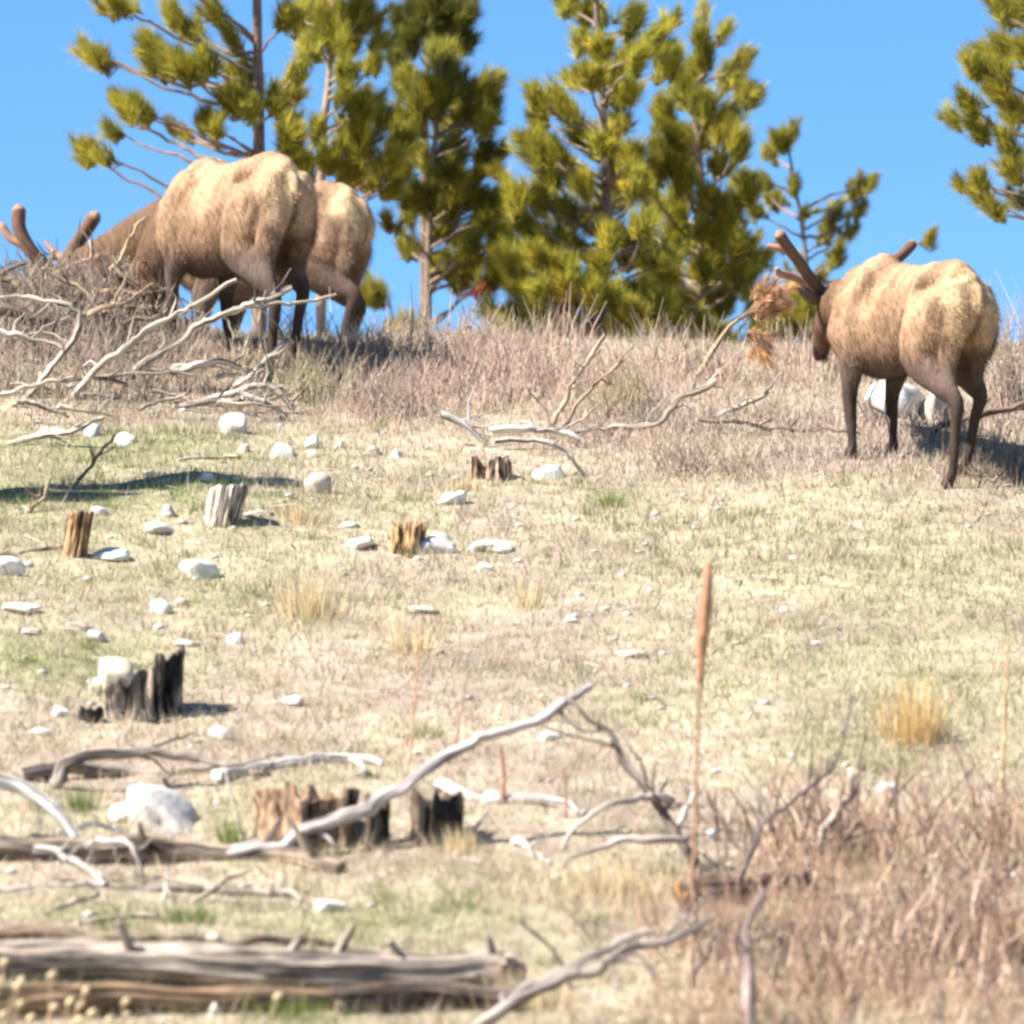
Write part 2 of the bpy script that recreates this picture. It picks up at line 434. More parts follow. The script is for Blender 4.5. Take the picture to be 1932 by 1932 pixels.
def make_elk(label, loc, a_deg, pitch, neck, head, legs, antlers, ears, scale=1.0, seed=0, dark=1.0):
    """neck: joints (x,y,z,r); head: poll and muzzle; legs: four (dx_hoof, dy_hoof, bend) entries FL FR HL HR"""
    rz = R(90+a_deg)
    root = empty('elk', loc, rz)
    tag(root, label, 'elk', 'bull elk in velvet on the ridge')
    ca, sa = math.cos(rz), math.sin(rz)
    def gz(x, y):                                    # ground under a local point, relative to the root
        wx = loc[0]+(x*ca-y*sa)*scale; wy = loc[1]+(x*sa+y*ca)*scale
        return (float(ground(wx, wy))-loc[2])/scale
    mb = MB()
    st = np.array([(-.77, 1.13, .10, .08), (-.72, 1.12, .20, .145), (-.60, 1.11, .285, .205), (-.42, 1.10, .305, .22), (-.22, 1.06, .325, .215),
                   (.06, 1.01, .375, .265), (.32, 1.01, .405, .265), (.55, 1.07, .36, .21), (.70, 1.13, .26, .15), (.78, 1.15, .16, .10)])
    P = np.stack([st[:, 0], 0*st[:, 0], st[:, 1]], 1)
    loft(mb, roty(P, pitch), st[:, 3], st[:, 2], 24, egg=.22)
    # croup, withers and hip bones
    loft(mb, roty([(-.68, 0, 1.20), (-.48, 0, 1.30), (-.20, 0, 1.27)], pitch), [.07, .10, .07], [.09, .115, .10], 12)
    loft(mb, roty([(.15, 0, 1.26), (.38, 0, 1.33), (.58, 0, 1.27)], pitch), [.07, .09, .07], [.10, .13, .10], 12)
    for s in (1, -1):
        loft(mb, roty([(-.52, s*.09, 1.27), (-.38, s*.165, 1.26), (-.28, s*.16, 1.18)], pitch), [.05, .055, .03], [.05, .055, .03], 10)
        loft(mb, roty([(.28, s*.17, 1.30), (.44, s*.20, 1.10), (.52, s*.19, .92)], pitch), [.05, .075, .05], [.09, .12, .09], 10, up=(1, 0, 0))
        # buttocks either side of the tail
        loft(mb, roty([(-.64, s*.09, 1.24), (-.68, s*.105, 1.08), (-.64, s*.125, .90), (-.55, s*.15, .76)], pitch), [.09, .115, .11, .075], [.08, .11, .11, .07], 12, up=(1, 0, 0))
    # legs
    for i, (hx, hy, kn) in enumerate(legs):
        s = 1 if i % 2 == 0 else -1
        if i < 2:
            J = [(.46, s*.17, 1.14), (.43, s*.205, .90), (.37+hx*.2, s*.20+hy*.2, .74), (.43+kn+hx*.55, s*.175+hy*.55, .43), (.42+hx*.9, s*.165+hy*.9, .12), (.42+hx, s*.165+hy, .055), (.455+hx, s*.165+hy, .01)]
            w = [.095, .108, .086, .048, .030, .038, .046]; h = [.17, .17, .122, .057, .033, .042, .056]
        else:
            J = [(-.50, s*.15, 1.13), (-.46, s*.195, .95), (-.40+hx*.25, s*.20+hy*.2, .78), (-.57+kn*.5+hx*.4, s*.185+hy*.4, .63), (-.755+kn+hx*.6, s*.17+hy*.6, .51), (-.715+hx*.8, s*.165+hy*.8, .37), (-.655+hx*.97, s*.165+hy, .12), (-.61+hx, s*.165+hy, .055), (-.57+hx, s*.165+hy, .01)]
            w = [.105, .12, .102, .064, .046, .036, .030, .038, .046]; h = [.21, .23, .18, .092, .062, .042, .034, .043, .056]
        J = np.array(J)
        up_ = roty(J, pitch)
        g = gz(J[-1, 0], J[-1, 1])
        low = J.copy(); low[:, 2] += g
        f = sstep(.1, .95, J[:, 2])[:, None]
        J = low*(1-f)+up_*f
        loft(mb, J, w, h, 12, up=(1, 0, 0))
        if i >= 2:                                   # hamstring running down to the hock
            K = np.array([roty(np.array([-.66, s*.11, 1.08]), pitch), roty(np.array([-.67+hx*.1, s*.13, .90]), pitch), J[4]*.55+roty(np.array([-.66+hx*.1, s*.14, .90]), pitch)*.45+np.array([.055, 0, 0]), J[4]])
            loft(mb, K, [.10, .105, .056, .028], [.10, .11, .062, .035], 12, up=(1, 0, 0))
    nk = np.array(neck)
    loft(mb, nk[:, :3], nk[:, 3]*.80, nk[:, 3]*1.1, 16, up=(0, 0, 1))
    hd = np.array(head)
    loft(mb, hd[:, :3], hd[:, 3]*.85, hd[:, 3], 14)
    me = mb.mesh('body_cage', M_fur)
    tmp = bpy.data.objects.new('body_cage', me); C.objects.link(tmp)
    md = tmp.modifiers.new('r', 'REMESH'); md.mode = 'VOXEL'; md.voxel_size = .015
    sm = tmp.modifiers.new('s', 'SMOOTH'); sm.iterations = 5; sm.factor = .5
    dg = bpy.context.evaluated_depsgraph_get()
    body = bpy.data.meshes.new_from_object(tmp.evaluated_get(dg))
    bpy.data.objects.remove(tmp, do_unlink=True); bpy.data.meshes.remove(me)
    n = len(body.vertices)
    V = np.zeros(n*3, np.float32); body.vertices.foreach_get('co', V); V = V.reshape(-1, 3).astype(float)
    Nn = np.zeros(n*3, np.float32); body.vertices.foreach_get('normal', Nn); Nn = Nn.reshape(-1, 3).astype(float)
    # matted spring coat: tufts and hollows
    U = roty(V, -pitch)
    up_mask = sstep(.5, .8, U[:, 2])
    tuf = fbm(U[:, 0]*7+seed, U[:, 2]*4+U[:, 1]*5, 3+seed)-.5
    tuf2 = fbm(U[:, 0]*22+seed, U[:, 2]*5+U[:, 1]*9, 9+seed)-.5
    V = V+Nn*((tuf*.045+tuf2*.014)*up_mask)[:, None]
    V = V*scale
    body.vertices.foreach_set('co', V.astype(np.float32).ravel())
    x, y, z = U[:, 0], np.abs(U[:, 1]), U[:, 2]
    tan = np.array([.335, .212, .124]); legc = np.array([.055, .038, .029]); cream = np.array([.54, .385, .22]); neckc = np.array([.115, .068, .042]); belly = np.array([.20, .12, .068]); drk = np.array([.115, .072, .045])
    nv = (fbm(x*5+seed, z*4+y*4, 15+seed))
    nv2 = fbm(x*11+seed, z*5+y*8, 17+seed)
    col = tan[None]*(.68+.62*sstep(.25, .75, nv))[:, None]
    def mixc(col, c, m):
        m = np.clip(m, 0, 1)[:, None]; return col*(1-m)+np.asarray(c)*m
    col = mixc(col, belly, sstep(.80, .66, z+.10*(nv-.5))*.85*(x < .75))
    col = mixc(col, (.15, .095, .065), .36*sstep(.52, .68, nv2*.5+nv*.5)*(z > .75))
    col = mixc(col, (.245, .155, .095), .6*sstep(1.12, .85, z+.3*(nv-.5))*sstep(-.6, -.4, x))  # lower flank shaded in the coat colour, for contrast with the lit back
    col = mixc(col, legc*2.2, sstep(.84, .64, z))
    col = mixc(col, legc, sstep(.62, .46, z)*dark)
    nd = sstep(.56, .80, x-.12*(z-1.1)+.06*(nv-.5))
    col = mixc(col, neckc, nd*.92*(z > .0))
    if hd is not None:
        for p in hd[-1:, :3]:
            dd = np.linalg.norm(V/scale-p, axis=1)
            col = mixc(col, (.05, .035, .03), sstep(.16, .07, dd))
    # pale rump patch with its dark edge
    rr = np.sqrt(((z-1.10)/.30)**2+(y/.235)**2)
    back = sstep(-.55, -.64, x)
    edge = sstep(1.45, 1.12, rr+.25*(nv-.5))*sstep(-.50, -.60, x)*sstep(.62, .75, z)*sstep(1.25, 1.05, z)
    col = mixc(col, drk*1.3, edge*.75)
    col = mixc(col, cream, sstep(1.15, .70, rr+.6*(nv-.5))*back*.85)
    col = mixc(col, drk, .8*sstep(.035, .012, y)*sstep(-.64, -.70, x)*sstep(1.12, 1.02, z)*sstep(.75, .82, z))  # shade under the tail painted as a dark strip in the cleft
    set_col(body, col, V/scale)
    body.polygons.foreach_set('use_smooth', np.ones(len(body.polygons), bool))
    body.materials.clear(); body.materials.append(M_fur)
    bo = bpy.data.objects.new('body', body); C.objects.link(bo); bo.parent = root
    # loose hair lying over the coat
    m = 30000
    w = (.15+up_mask)*(.3+rs.rand(n))
    pick = rs.choice(n, m, p=w/w.sum())
    nn = Nn[pick]; vv = V[pick]+rs.randn(m, 3)*.006
    lay = np.array([-.55, 0, -.75])
    dirn = nn*(.03+.17*rs.rand(m, 1)**2)+lay*(.8+.2*rs.rand(m, 1))+rs.randn(m, 3)*.16
    dirn /= np.linalg.norm(dirn, axis=1)[:, None]
    ln = (.030+.040*rs.rand(m))*(.35+.65*up_mask[pick])
    sd = np.cross(dirn, nn); sd /= np.linalg.norm(sd, axis=1)[:, None]+1e-6
    T3 = np.stack([vv-sd*.0017, vv+sd*.0017, vv+dirn*ln[:, None]], 1).reshape(-1, 3)
    fm = MB(); fm.add(T3, tris=np.arange(3*m).reshape(-1, 3), col=np.repeat(col[pick]*(.72+.56*rs.rand(m, 1)), 3, 0))
    fo = fm.build('fur', M_fur, root, smooth=False); fo['kind'] = 'stuff'
    # tail
    tb = MB(); t0 = roty(np.array([(-.72, 0, 1.24), (-.775, 0, 1.20), (-.80, 0, 1.13), (-.80, 0, 1.08)]), pitch)*scale
    tube(tb, t0, np.array([.030, .030, .022, .010])*scale, 9, (.33, .22, .135), step=.02, lump=.1, seed=seed)
    tb.build('tail', M_fur, root)
    # ears: cupped leaf shapes
    for (p, d, nrm) in ears:
        p = np.array(p, float); d = np.array(d, float); d /= np.linalg.norm(d); s = np.cross(d, np.array(nrm, float)); s /= np.linalg.norm(s); q = np.cross(s, d)
        L = .25; rows = []
        for t_ in np.linspace(0, 1, 8):
            ww = .058*math.sin(math.pi*min(1, t_*.86+.12))**.8 if t_ < 1 else .004
            for ang in (-1.3, -.8, -.3, .3, .8, 1.3):
                rows.append(p+d*L*t_+s*ww*math.sin(ang)+q*ww*(math.cos(ang)-.5))
        rows = np.array(rows)*scale
        I = np.arange(48).reshape(8, 6)
        qd = np.stack([I[:-1, :-1], I[:-1, 1:], I[1:, 1:], I[1:, :-1]], -1).reshape(-1, 4)
        eb = MB(); eb.add(rows, quads=qd, col=(.15, .10, .07))
        eo = eb.build('ear', M_fur, root)
        sol = eo.modifiers.new('t', 'SOLIDIFY'); sol.thickness = .014
    for beam, tines in antlers:
        ab = MB()
        P_ = np.array([b[:3] for b in beam])*scale
        tube(ab, P_, np.array([b[3] for b in beam])*scale, 11, (.135, .08, .055), step=.02, lump=.08, seed=seed+5)
        e = P_[-1]; d = P_[-1]-P_[-2]; d /= np.linalg.norm(d)
        tube(ab, [e-d*.015, e+d*.012*scale, e+d*beam[-1][3]*.75*scale], np.array([beam[-1][3]*.99, beam[-1][3]*.85, beam[-1][3]*.3])*scale, 11, (.34, .19, .12), step=.01, lump=.03, seed=seed)
        ao = ab.build('antler', M_velvet, root)
        for tn in tines:
            nb = MB(); Q_ = np.array([b[:3] for b in tn])*scale
            tube(nb, Q_, np.array([b[3] for b in tn])*scale, 9, (.32, .19, .125), step=.015, lump=.06, seed=seed+2)
            nb.build('tine', M_velvet, ao)
    return root

# the bull on the right: seen from behind, head low beyond the shoulder, antlers up
def at_ground(x, y):
    return Vector((x, y, float(ground(x, y))))
make_elk('tan bull elk in velvet seen from behind, standing alone on the right', at_ground(2.66, 46.75), 32, R(7),
         neck=[(.45, .0, 1.18, .25), (.70, .0, 1.18, .19), (.88, -.02, 1.20, .15), (1.02, -.06, 1.19, .12)],
         head=[(.97, -.06, 1.24, .112), (1.09, -.10, 1.19, .112), (1.22, -.15, 1.09, .088), (1.34, -.20, .98, .064), (1.38, -.22, .93, .056)],
         legs=[(.0, .02, -.01), (.02, .0, .0), (-.06, .0, .0), (.24, .0, .02)],
         antlers=[([(1.00, -.02, 1.27, .042), (.98, .10, 1.36, .044), (.94, .26, 1.50, .040), (.92, .38, 1.61, .038), (.91, .43, 1.665, .039)],
                   [[(.99, .06, 1.33, .032), (1.03, .23, 1.40, .028), (1.03, .35, 1.42, .026), (1.01, .39, 1.45, .012)], [(.93, .34, 1.57, .028), (.99, .44, 1.59, .024), (1.00, .47, 1.60, .010)]]),
                  ([(1.06, -.16, 1.27, .040), (1.03, -.36, 1.42, .040), (.98, -.58, 1.58, .038), (.96, -.68, 1.67, .037), (.96, -.70, 1.695, .035)],
                   [[(1.06, -.26, 1.34, .03), (1.20, -.34, 1.38, .024), (1.26, -.40, 1.44, .012)]])],
         ears=[((.97, .03, 1.24), (-.08, .9, .30), (-1, 0, .2)), ((1.07, -.20, 1.25), (.0, -.8, .3), (-1, 0, .2))], seed=1)

# the bull grazing in front of the left pair
make_elk('pale tan bull elk grazing with lowered head, nearer of the two on the left', at_ground(-2.00, 50.10), 34, R(3),
         neck=[(.45, .0, 1.10, .27), (.70, .03, .96, .21), (.86, .08, .74, .17), (.92, .12, .52, .13)],
         head=[(.90, .12, .56, .115), (.92, .15, .42, .115), (.91, .18, .26, .090), (.89, .20, .12, .066), (.88, .20, .05, .056)],
         legs=[(.06, .03, .0), (-.10, .0, -.02), (-.14, .03, .0), (.16, .0, .03)],
         antlers=[([(.97, .18, .58, .034), (1.07, .31, .68, .034), (1.14, .38, .80, .030), (1.14, .39, .84, .028)], []),
                  ([(.99, .06, .58, .034), (1.12, -.02, .68, .034), (1.22, -.06, .82, .030), (1.23, -.06, .88, .028)], [])],
         ears=[((.88, .22, .58), (-.3, .7, .25), (-1, 0, .2)), ((.96, .04, .58), (.2, -.8, .1), (-1, 0, .2))], scale=1.06, seed=4)

# the bull half hidden behind it, broadside, head stretched low to the left
make_elk('bull elk broadside behind the grazing one, velvet antlers stretched low to the left', at_ground(-1.86, 53.3), 65, R(-2),
         neck=[(.42, .0, 1.22, .27), (.80, .06, 1.14, .21), (1.20, .12, .96, .175), (1.60, .16, .76, .14)],
         head=[(1.56, .16, .78, .12), (1.70, .18, .68, .115), (1.84, .20, .56, .09), (1.98, .21, .42, .068), (2.03, .21, .37, .055)],
         legs=[(.04, .0, .0), (-.06, .0, .0), (-.02, .0, .0), (.16, .0, .02)],
         antlers=[([(1.64, .22, .86, .048), (1.76, .32, 1.00, .054), (1.84, .36, 1.16, .052), (1.85, .36, 1.31, .054)],
                   [[(1.78, .34, 1.04, .036), (1.90, .38, 1.10, .032), (1.96, .40, 1.19, .030), (1.97, .4, 1.22, .013)]]),
                  ([(1.66, .10, .86, .048), (1.66, -.02, .98, .052), (1.58, -.08, 1.14, .052), (1.47, -.10, 1.30, .054)],
                   [[(1.66, .0, .98, .03), (1.78, -.05, 1.05, .026), (1.86, -.06, 1.14, .012)]])],
         ears=[((1.54, .26, .82), (-.45, .7, .2), (-.8, 0, .5)), ((1.56, .05, .82), (-.3, -.8, .3), (-.8, 0, .5))], scale=1.06, seed=8)

# ------------------------------------------------------------------ pines
NEED = np.array([.305, .300, .052])
def tufts(mb, P, A, size, base, nn=80, var=.35):
    """bottle-brush ends of pine shoots: P n x 3, A n x 3 axes"""
    n = len(P); A = A/np.linalg.norm(A, axis=1)[:, None]
    ref = np.where(np.abs(A[:, 2:3]) > .9, np.array([[1., 0, 0]]), np.array([[0, 0, 1.]]))
    S = np.cross(A, ref); S /= np.linalg.norm(S, axis=1)[:, None]; Nn = np.cross(A, S)
    t = rs.rand(n, nn); th = rs.rand(n, nn)*2*math.pi
    phi = (.85-.6*t)+rs.randn(n, nn)*.12
    rad = S[:, None]*np.cos(th)[..., None]+Nn[:, None]*np.sin(th)[..., None]
    b = P[:, None]+A[:, None]*(t*size[:, None]*.75)[..., None]
    d = A[:, None]*np.cos(phi)[..., None]+rad*np.sin(phi)[..., None]
    ln = size[:, None]*(.55+.25*rs.rand(n, nn))
    tip = b+d*ln[..., None]; tip[..., 2] -= .006*rs.rand(n, nn)
    sd = np.cross(d, rs.randn(n, nn, 3)); sd /= np.linalg.norm(sd, axis=2)[..., None]+1e-6
    wd = .0046
    V = np.stack([b-sd*wd, b+sd*wd, tip], 2).reshape(-1, 3)
    tone = (1+1.35*var*(rs.rand(n, 1, 1)-.5)*2)*(.8+.4*rs.rand(n, nn, 1))
    yel = rs.rand(n, 1, 1)
    c = base[None, None]*tone*np.concatenate([1+.35*yel, 1+.12*yel, 1-.2*yel], 2)
    c = np.broadcast_to(c[:, :, None], (n, nn, 3, 3)).reshape(-1, 3)
    mb.add(V, tris=np.arange(3*n*nn).reshape(-1, 3), col=c)

def pine(label, D, trunk, blobs, r_trunk=14, base=NEED, depth=.6, dense=1.0, bark=(.22, .165, .125), up=.6, dead=(), extra=(), nn=75, seed=0, group='ponderosa pines on the ridge', size=.22):
    """trunk: [(u, v)...] from the foot up; blobs: (u, v, rx, ry) of foliage; each sits at its own depth round the trunk"""
    k = px(D)
    T = [rp(u, v, D) for (u, v) in trunk]
    foot = drop(T[0]); foot.z -= .05
    pts = [foot]+[p for p in T if p.z > foot.z+.3]
    root = empty('pine_tree', foot); tag(root, label, 'pine tree', group)
    rr = np.linspace(r_trunk*1.15, r_trunk*.25, len(pts))*k
    wb = MB(); o = np.array(foot)
    tube(wb, [p-foot for p in pts], rr, 12, bark, step=.12, lump=.10, seed=seed+3)
    tk = wb.build('trunk', M_bark, root)
    Tz = np.array([p.z for p in pts]); Tx = np.array([p.x for p in pts]); Ty = np.array([p.y for p in pts])
    nb = MB(); bb = MB()
    PT, AT, ST = [], [], []
    lst = [(b, 0) for b in blobs]
    for (u0, u1, v0, v1, cnt) in extra:
        lst += [((u0+(u1-u0)*rs.rand(), v0+(v1-v0)*rs.rand(), 24+14*rs.rand(), 18+12*rs.rand()), 1) for _ in range(cnt)]
    for (b, ex) in lst:
        u, v, rx, ry = b[:4]
        c = np.array(rp(u, v, D))
        tx = np.interp(c[2], Tz, Tx)
        rad = abs(c[0]-tx)
        dy = (rs.rand()*2-1)*depth*(.35+.65*min(1, 1.2/(rad+.6)))
        c = c*(1+dy/D)
        rxm, rym = rx*k, ry*k
        zz = min(max(c[2]-(.08+.42*rs.rand())*rad-.08-.15*abs(dy), foot.z+.25), Tz[-1]-.05)
        s = np.array([np.interp(zz, Tz, Tx), np.interp(zz, Tz, Ty), zz])
        out = c-s; ln = np.linalg.norm(out)
        mid = s+out*(.4+.2*rs.rand())+np.array([rs.randn()*.04*ln, rs.randn()*.05*ln, (-.10+.14*rs.rand())*ln]); 
        br = (.008+.008*min(ln, 2))
        tube(bb, [s-o, mid-o, c-o], [br*1.25, br*.85, br*.45], 6, np.array(bark)*1.15, step=.06, lump=.15, wob=1.2, seed=int(u+v) % 97)
        nt = max(4, int(dense*rx*ry/96+2))
        q = rs.randn(nt, 3); q /= np.linalg.norm(q, axis=1)[:, None]; q *= (rs.rand(nt, 1)**.6)*(.78 if max(rx, ry) > 24 else .9)
        e = c+q*np.array([rxm, max(rxm, rym)*.9, rym])
        ax = (out/ln)*.55+np.array([0, 0, up])+q*.25+rs.randn(nt, 3)*.25
        ax /= np.linalg.norm(ax, axis=1)[:, None]
        sz = size*(.8+.4*rs.rand(nt))*min(1.0, .55+min(rx, ry)/45)
        st = e-ax*sz[:, None]*.55
        PT.append(st); AT.append(ax); ST.append(sz)
        for j in range(nt):
            w0 = c+(s-c)*.12*rs.rand()
            tube(bb, [w0-o, (w0+st[j])/2-o+np.array([0, 0, -.02]), st[j]-o, st[j]+ax[j]*sz[j]*.6-o], [br*.5, br*.42, .0055, .004], 4, np.array(bark)*1.2, step=.12, lump=0)
    PT = np.concatenate(PT); AT = np.concatenate(AT); ST = np.concatenate(ST)
    tufts(nb, PT-o, AT, ST, base, nn)
    bb.build('limbs', M_bark, root)
    nb.build('crown', M_needle, root, smooth=False)
    for (u, v, rx, ry, cc) in dead:                     # sprays of dead rust-coloured needles
        c = np.array(rp(u, v, D-.5)); nt = max(4, int(rx*ry/110))
        e = c+rs.randn(nt, 3)*np.array([rx*k, .06, ry*k])*.5
        ax = np.stack([rs.randn(nt)*.6+.3, rs.randn(nt)*.4, rs.randn(nt)*.4+.1], 1)
        db = MB(); tufts(db, e-o, ax, np.full(nt, .15), np.array(cc), 40, .25)
        zz = c[2]-.2; s = np.array([np.interp(zz, Tz, Tx), np.interp(zz, Tz, Ty), zz])
        tube(db, [s-o, (s+c)/2-o-np.array([0, 0, .05]), c-o], [.016, .012, .006], 6, np.array(bark)*1.3, step=.1)
        db.build('dead_spray', M_needle, root, smooth=False)
    return root

DKN = np.array([.14, .155, .036])  # darkened copy of the needle green, shade put into the crown's colour
A_bl = [(218, 9, 50, 18), (190, 112, 38, 22), (160, 98, 22, 16), (279, 84, 20, 28), (307, 112, 55, 38), (345, 128, 40, 28), (330, 37, 35, 28), (391, 122, 28, 36), (400, 19, 30, 24), (457, 150, 42, 36), (438, 187, 38, 34), (470, 205, 25, 25),
        (246, 202, 42, 26), (220, 190, 20, 14), (275, 215, 25, 18), (218, 248, 24, 16), (164, 290, 38, 26), (200, 296, 16, 12), (391, 230, 25, 22), (405, 245, 16, 16), (320, 240, 14, 10), (354, 253, 20, 10), (541, 178, 42, 26), (565, 131, 20, 18), (550, 262, 32, 46), (520, 190, 24, 20), (430, 70, 26, 20), (370, 60, 22, 18),
        (540, 40, 30, 24), (450, -60, 50, 30), (550, -90, 60, 40), (380, -120, 60, 40), (500, -200, 70, 50), (590, -190, 40, 30), (480, -330, 50, 50), (500, -430, 30, 40), (640, -60, 40, 30), (300, -60, 60, 30)]
pine('tall open pine with a straight bare trunk rising behind the left pair of elk', 56, [(490, 800), (489, 420), (488, 200), (485, 0), (486, -250), (490, -480)], A_bl, 16, depth=.55, seed=1, dense=1.25, bark=(.25, .17, .12))
B_bl = [(570, 30, 38, 38), (625, 56, 56, 52), (686, 28, 56, 38), (607, 8, 50, 28), (660, 80, 36, 30), (719, 75, 28, 18), (653, 131, 40, 18), (585, 90, 26, 30), (677, 206, 36, 38), (682, 262, 33, 46), (616, 305, 40, 28), (757, 262, 42, 36), (724, 305, 45, 26), (570, 305, 40, 28), (650, 180, 26, 18), (730, 225, 30, 22),
        (660, 320, 40, 24), (700, 340, 35, 18), (600, 240, 16, 22), (760, 330, 32, 20), (735, 360, 30, 16), (640, -60, 70, 50), (600, -140, 60, 40), (680, -160, 60, 40), (640, -250, 50, 50), (640, -340, 30, 40), (710, 120, 26, 16)]
pine('bushy pine with a forked pale trunk just right of the tall bare-trunked one', 57, [(606, 800), (606, 300), (612, 220), (620, 160), (625, 40), (632, -150), (640, -360)], B_bl, 10, extra=[(540, 760, 120, 360, 6)], depth=.6, seed=2, dense=1.3, bark=(.33, .235, .165))
B2_bl = [(827, 28, 62, 46), (860, 52, 42, 48), (780, 80, 34, 26), (752, 108, 24, 36), (800, 20, 50, 30), (875, 20, 30, 30), (840, 70, 40, 26), (760, 40, 28, 30), (820, -50, 60, 40), (800, -130, 50, 40), (770, 160, 34, 24), (880, 80, 18, 20)]
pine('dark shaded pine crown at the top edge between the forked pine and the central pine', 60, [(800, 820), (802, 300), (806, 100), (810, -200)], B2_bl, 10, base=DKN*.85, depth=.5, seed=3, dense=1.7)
B3_bl = [(832, 108, 36, 36), (846, 155, 50, 44), (897, 170, 40, 38), (804, 187, 55, 44), (907, 211, 42, 32), (850, 235, 46, 26), (771, 150, 30, 22), (935, 160, 13, 24), (925, 235, 22, 20), (780, 230, 40, 26), (870, 200, 40, 30), (930, 200, 20, 20),
         (781, 291, 34, 22), (812, 310, 30, 20), (918, 309, 36, 26), (879, 340, 38, 18), (781, 371, 38, 26), (839, 407, 42, 22), (923, 384, 38, 18), (865, 451, 30, 14), (887, 486, 38, 22), (812, 446, 34, 11), (940, 451, 28, 22), (820, 350, 26, 16), (850, 380, 30, 14), (740, 420, 24, 14), (770, 410, 26, 14), (905, 420, 30, 18), (890, 520, 30, 18)]
pine('pine with drooping sparse lower branches left of the central pine', 58, [(806, 830), (808, 500), (815, 330), (828, 200), (834, 100)], B3_bl, 9, extra=[(760, 970, 280, 540, 18)], base=NEED*.85, depth=.5, seed=4, dense=1.25, dead=[(868, 558, 28, 10, (.36, .11, .08))])
C_bl = [(1078, 18, 32, 28), (1120, 30, 38, 38), (1096, 79, 28, 28), (1133, 85, 30, 28), (1084, 146, 24, 24), (1114, 146, 38, 28), (1181, 171, 38, 32), (1181, 128, 30, 20), (1011, 183, 22, 28), (1041, 186, 32, 28), (1023, 225, 28, 28), (992, 280, 24, 28), (1145, 268, 42, 36), (1096, 262, 38, 32), (1078, 323, 38, 28), (1017, 378, 38, 28), (1059, 390, 34, 24), (1114, 414, 42, 32),
        (986, 427, 42, 26), (1047, 451, 36, 24), (1084, 463, 30, 24), (968, 487, 46, 26), (1059, 506, 30, 24), (1133, 500, 28, 24), (1181, 487, 30, 24), (998, 536, 36, 22), (1047, 600, 40, 26), (974, 597, 42, 28), (1151, 560, 28, 22), (1200, 548, 34, 22), (1120, 620, 40, 26), (1181, 622, 40, 24), (956, 630, 36, 22), (1029, 640, 40, 24), (1090, 545, 30, 20), (1193, 37, 32, 36), (1236, 79, 40, 36), (1267, 37, 18, 22), (1260, 122, 36, 36), (1210, 110, 30, 30),
        (1080, -40, 40, 30), (1130, -60, 50, 30), (1120, -130, 40, 40), (1120, -210, 24, 40), (1020, 300, 26, 20), (1050, 280, 24, 20), (1170, 230, 30, 24), (1190, 300, 26, 22), (1100, 350, 30, 22), (1180, 380, 28, 22), (1160, 440, 26, 18), (1075, 215, 26, 22), (1190, 580, 30, 20), (1010, 480, 26, 18), (930, 590, 26, 18), (1070, 660, 50, 20), (1150, 665, 50, 20), (950, 330, 20, 16)]
pine('sunlit central pine with a straight trunk, branches almost to the ground', 57, [(1130, 860), (1135, 640), (1145, 400), (1135, 180), (1125, 0), (1120, -240)], C_bl, 13, depth=.95, extra=[(1000, 1250, 260, 480, 16), (930, 1260, 480, 670, 28), (1060, 1230, 60, 260, 3), (930, 1060, 320, 560, 8)], seed=5, dense=1.15, base=NEED*1.12, bark=(.20, .15, .115), dead=[(1050, 565, 34, 20, (.42, .17, .09))])
C2_bl = [(1327, 24, 16, 18), (1321, 67, 22, 25), (1364, 61, 18, 22), (1400, 116, 28, 18), (1334, 104, 30, 25), (1315, 140, 35, 30), (1376, 152, 38, 36), (1400, 180, 24, 22), (1285, 171, 42, 36), (1334, 201, 46, 36), (1303, 262, 46, 36), (1364, 232, 42, 28), (1395, 268, 26, 36), (1358, 311, 42, 28), (1285, 317, 38, 28), (1218, 341, 36, 36), (1395, 347, 32, 28), (1285, 366, 38, 26), (1242, 390, 36, 26), (1279, 425, 46, 22), (1340, 378, 36, 26), (1389, 395, 32, 24),
         (1315, 451, 42, 22), (1401, 463, 34, 26), (1218, 445, 32, 24), (1273, 500, 38, 26), (1328, 512, 38, 26), (1401, 518, 36, 40), (1224, 542, 34, 24), (1358, 561, 32, 32), (1291, 585, 42, 26), (1242, 595, 36, 24), (1315, 615, 40, 24), (1437, 487, 26, 22), (1389, 658, 34, 26), (1250, 230, 30, 26), (1245, 280, 30, 24), (1225, 490, 28, 20), (1340, 640, 36, 20), (1270, 650, 40, 20), (1430, 560, 20, 20), (1370, 430, 28, 22), (1230, 650, 30, 20)]
pine('broad pine right of the central one with a narrow pointed top', 59, [(1325, 860), (1322, 600), (1325, 380), (1312, 200), (1325, 40), (1327, 10)], C2_bl, 11, depth=.95, extra=[(1230, 1420, 180, 420, 15), (1200, 1450, 420, 670, 30)], seed=6, dense=1.1, base=NEED*.98, bark=(.27, .20, .15))
D_bl = [(1474, 262, 28, 28), (1456, 290, 22, 18), (1492, 248, 24, 20), (1443, 341, 22, 18), (1498, 345, 22, 18), (1449, 375, 20, 18), (1474, 384, 20, 16), (1425, 400, 24, 18), (1632, 345, 32, 18), (1614, 365, 26, 18), (1620, 396, 22, 18), (1577, 400, 22, 20), (1565, 439, 28, 26), (1602, 435, 24, 20), (1522, 405, 14, 10), (1577, 485, 24, 22), (1516, 548, 36, 22), (1498, 579, 36, 20), (1522, 646, 32, 22), (1565, 676, 34, 20), (1474, 658, 36, 24), (1540, 520, 20, 18), (1754, 448, 18, 26), (1480, 460, 18, 12), (1500, 500, 24, 16), (1470, 620, 30, 20), (1440, 680, 30, 20), (1545, 600, 24, 18)]
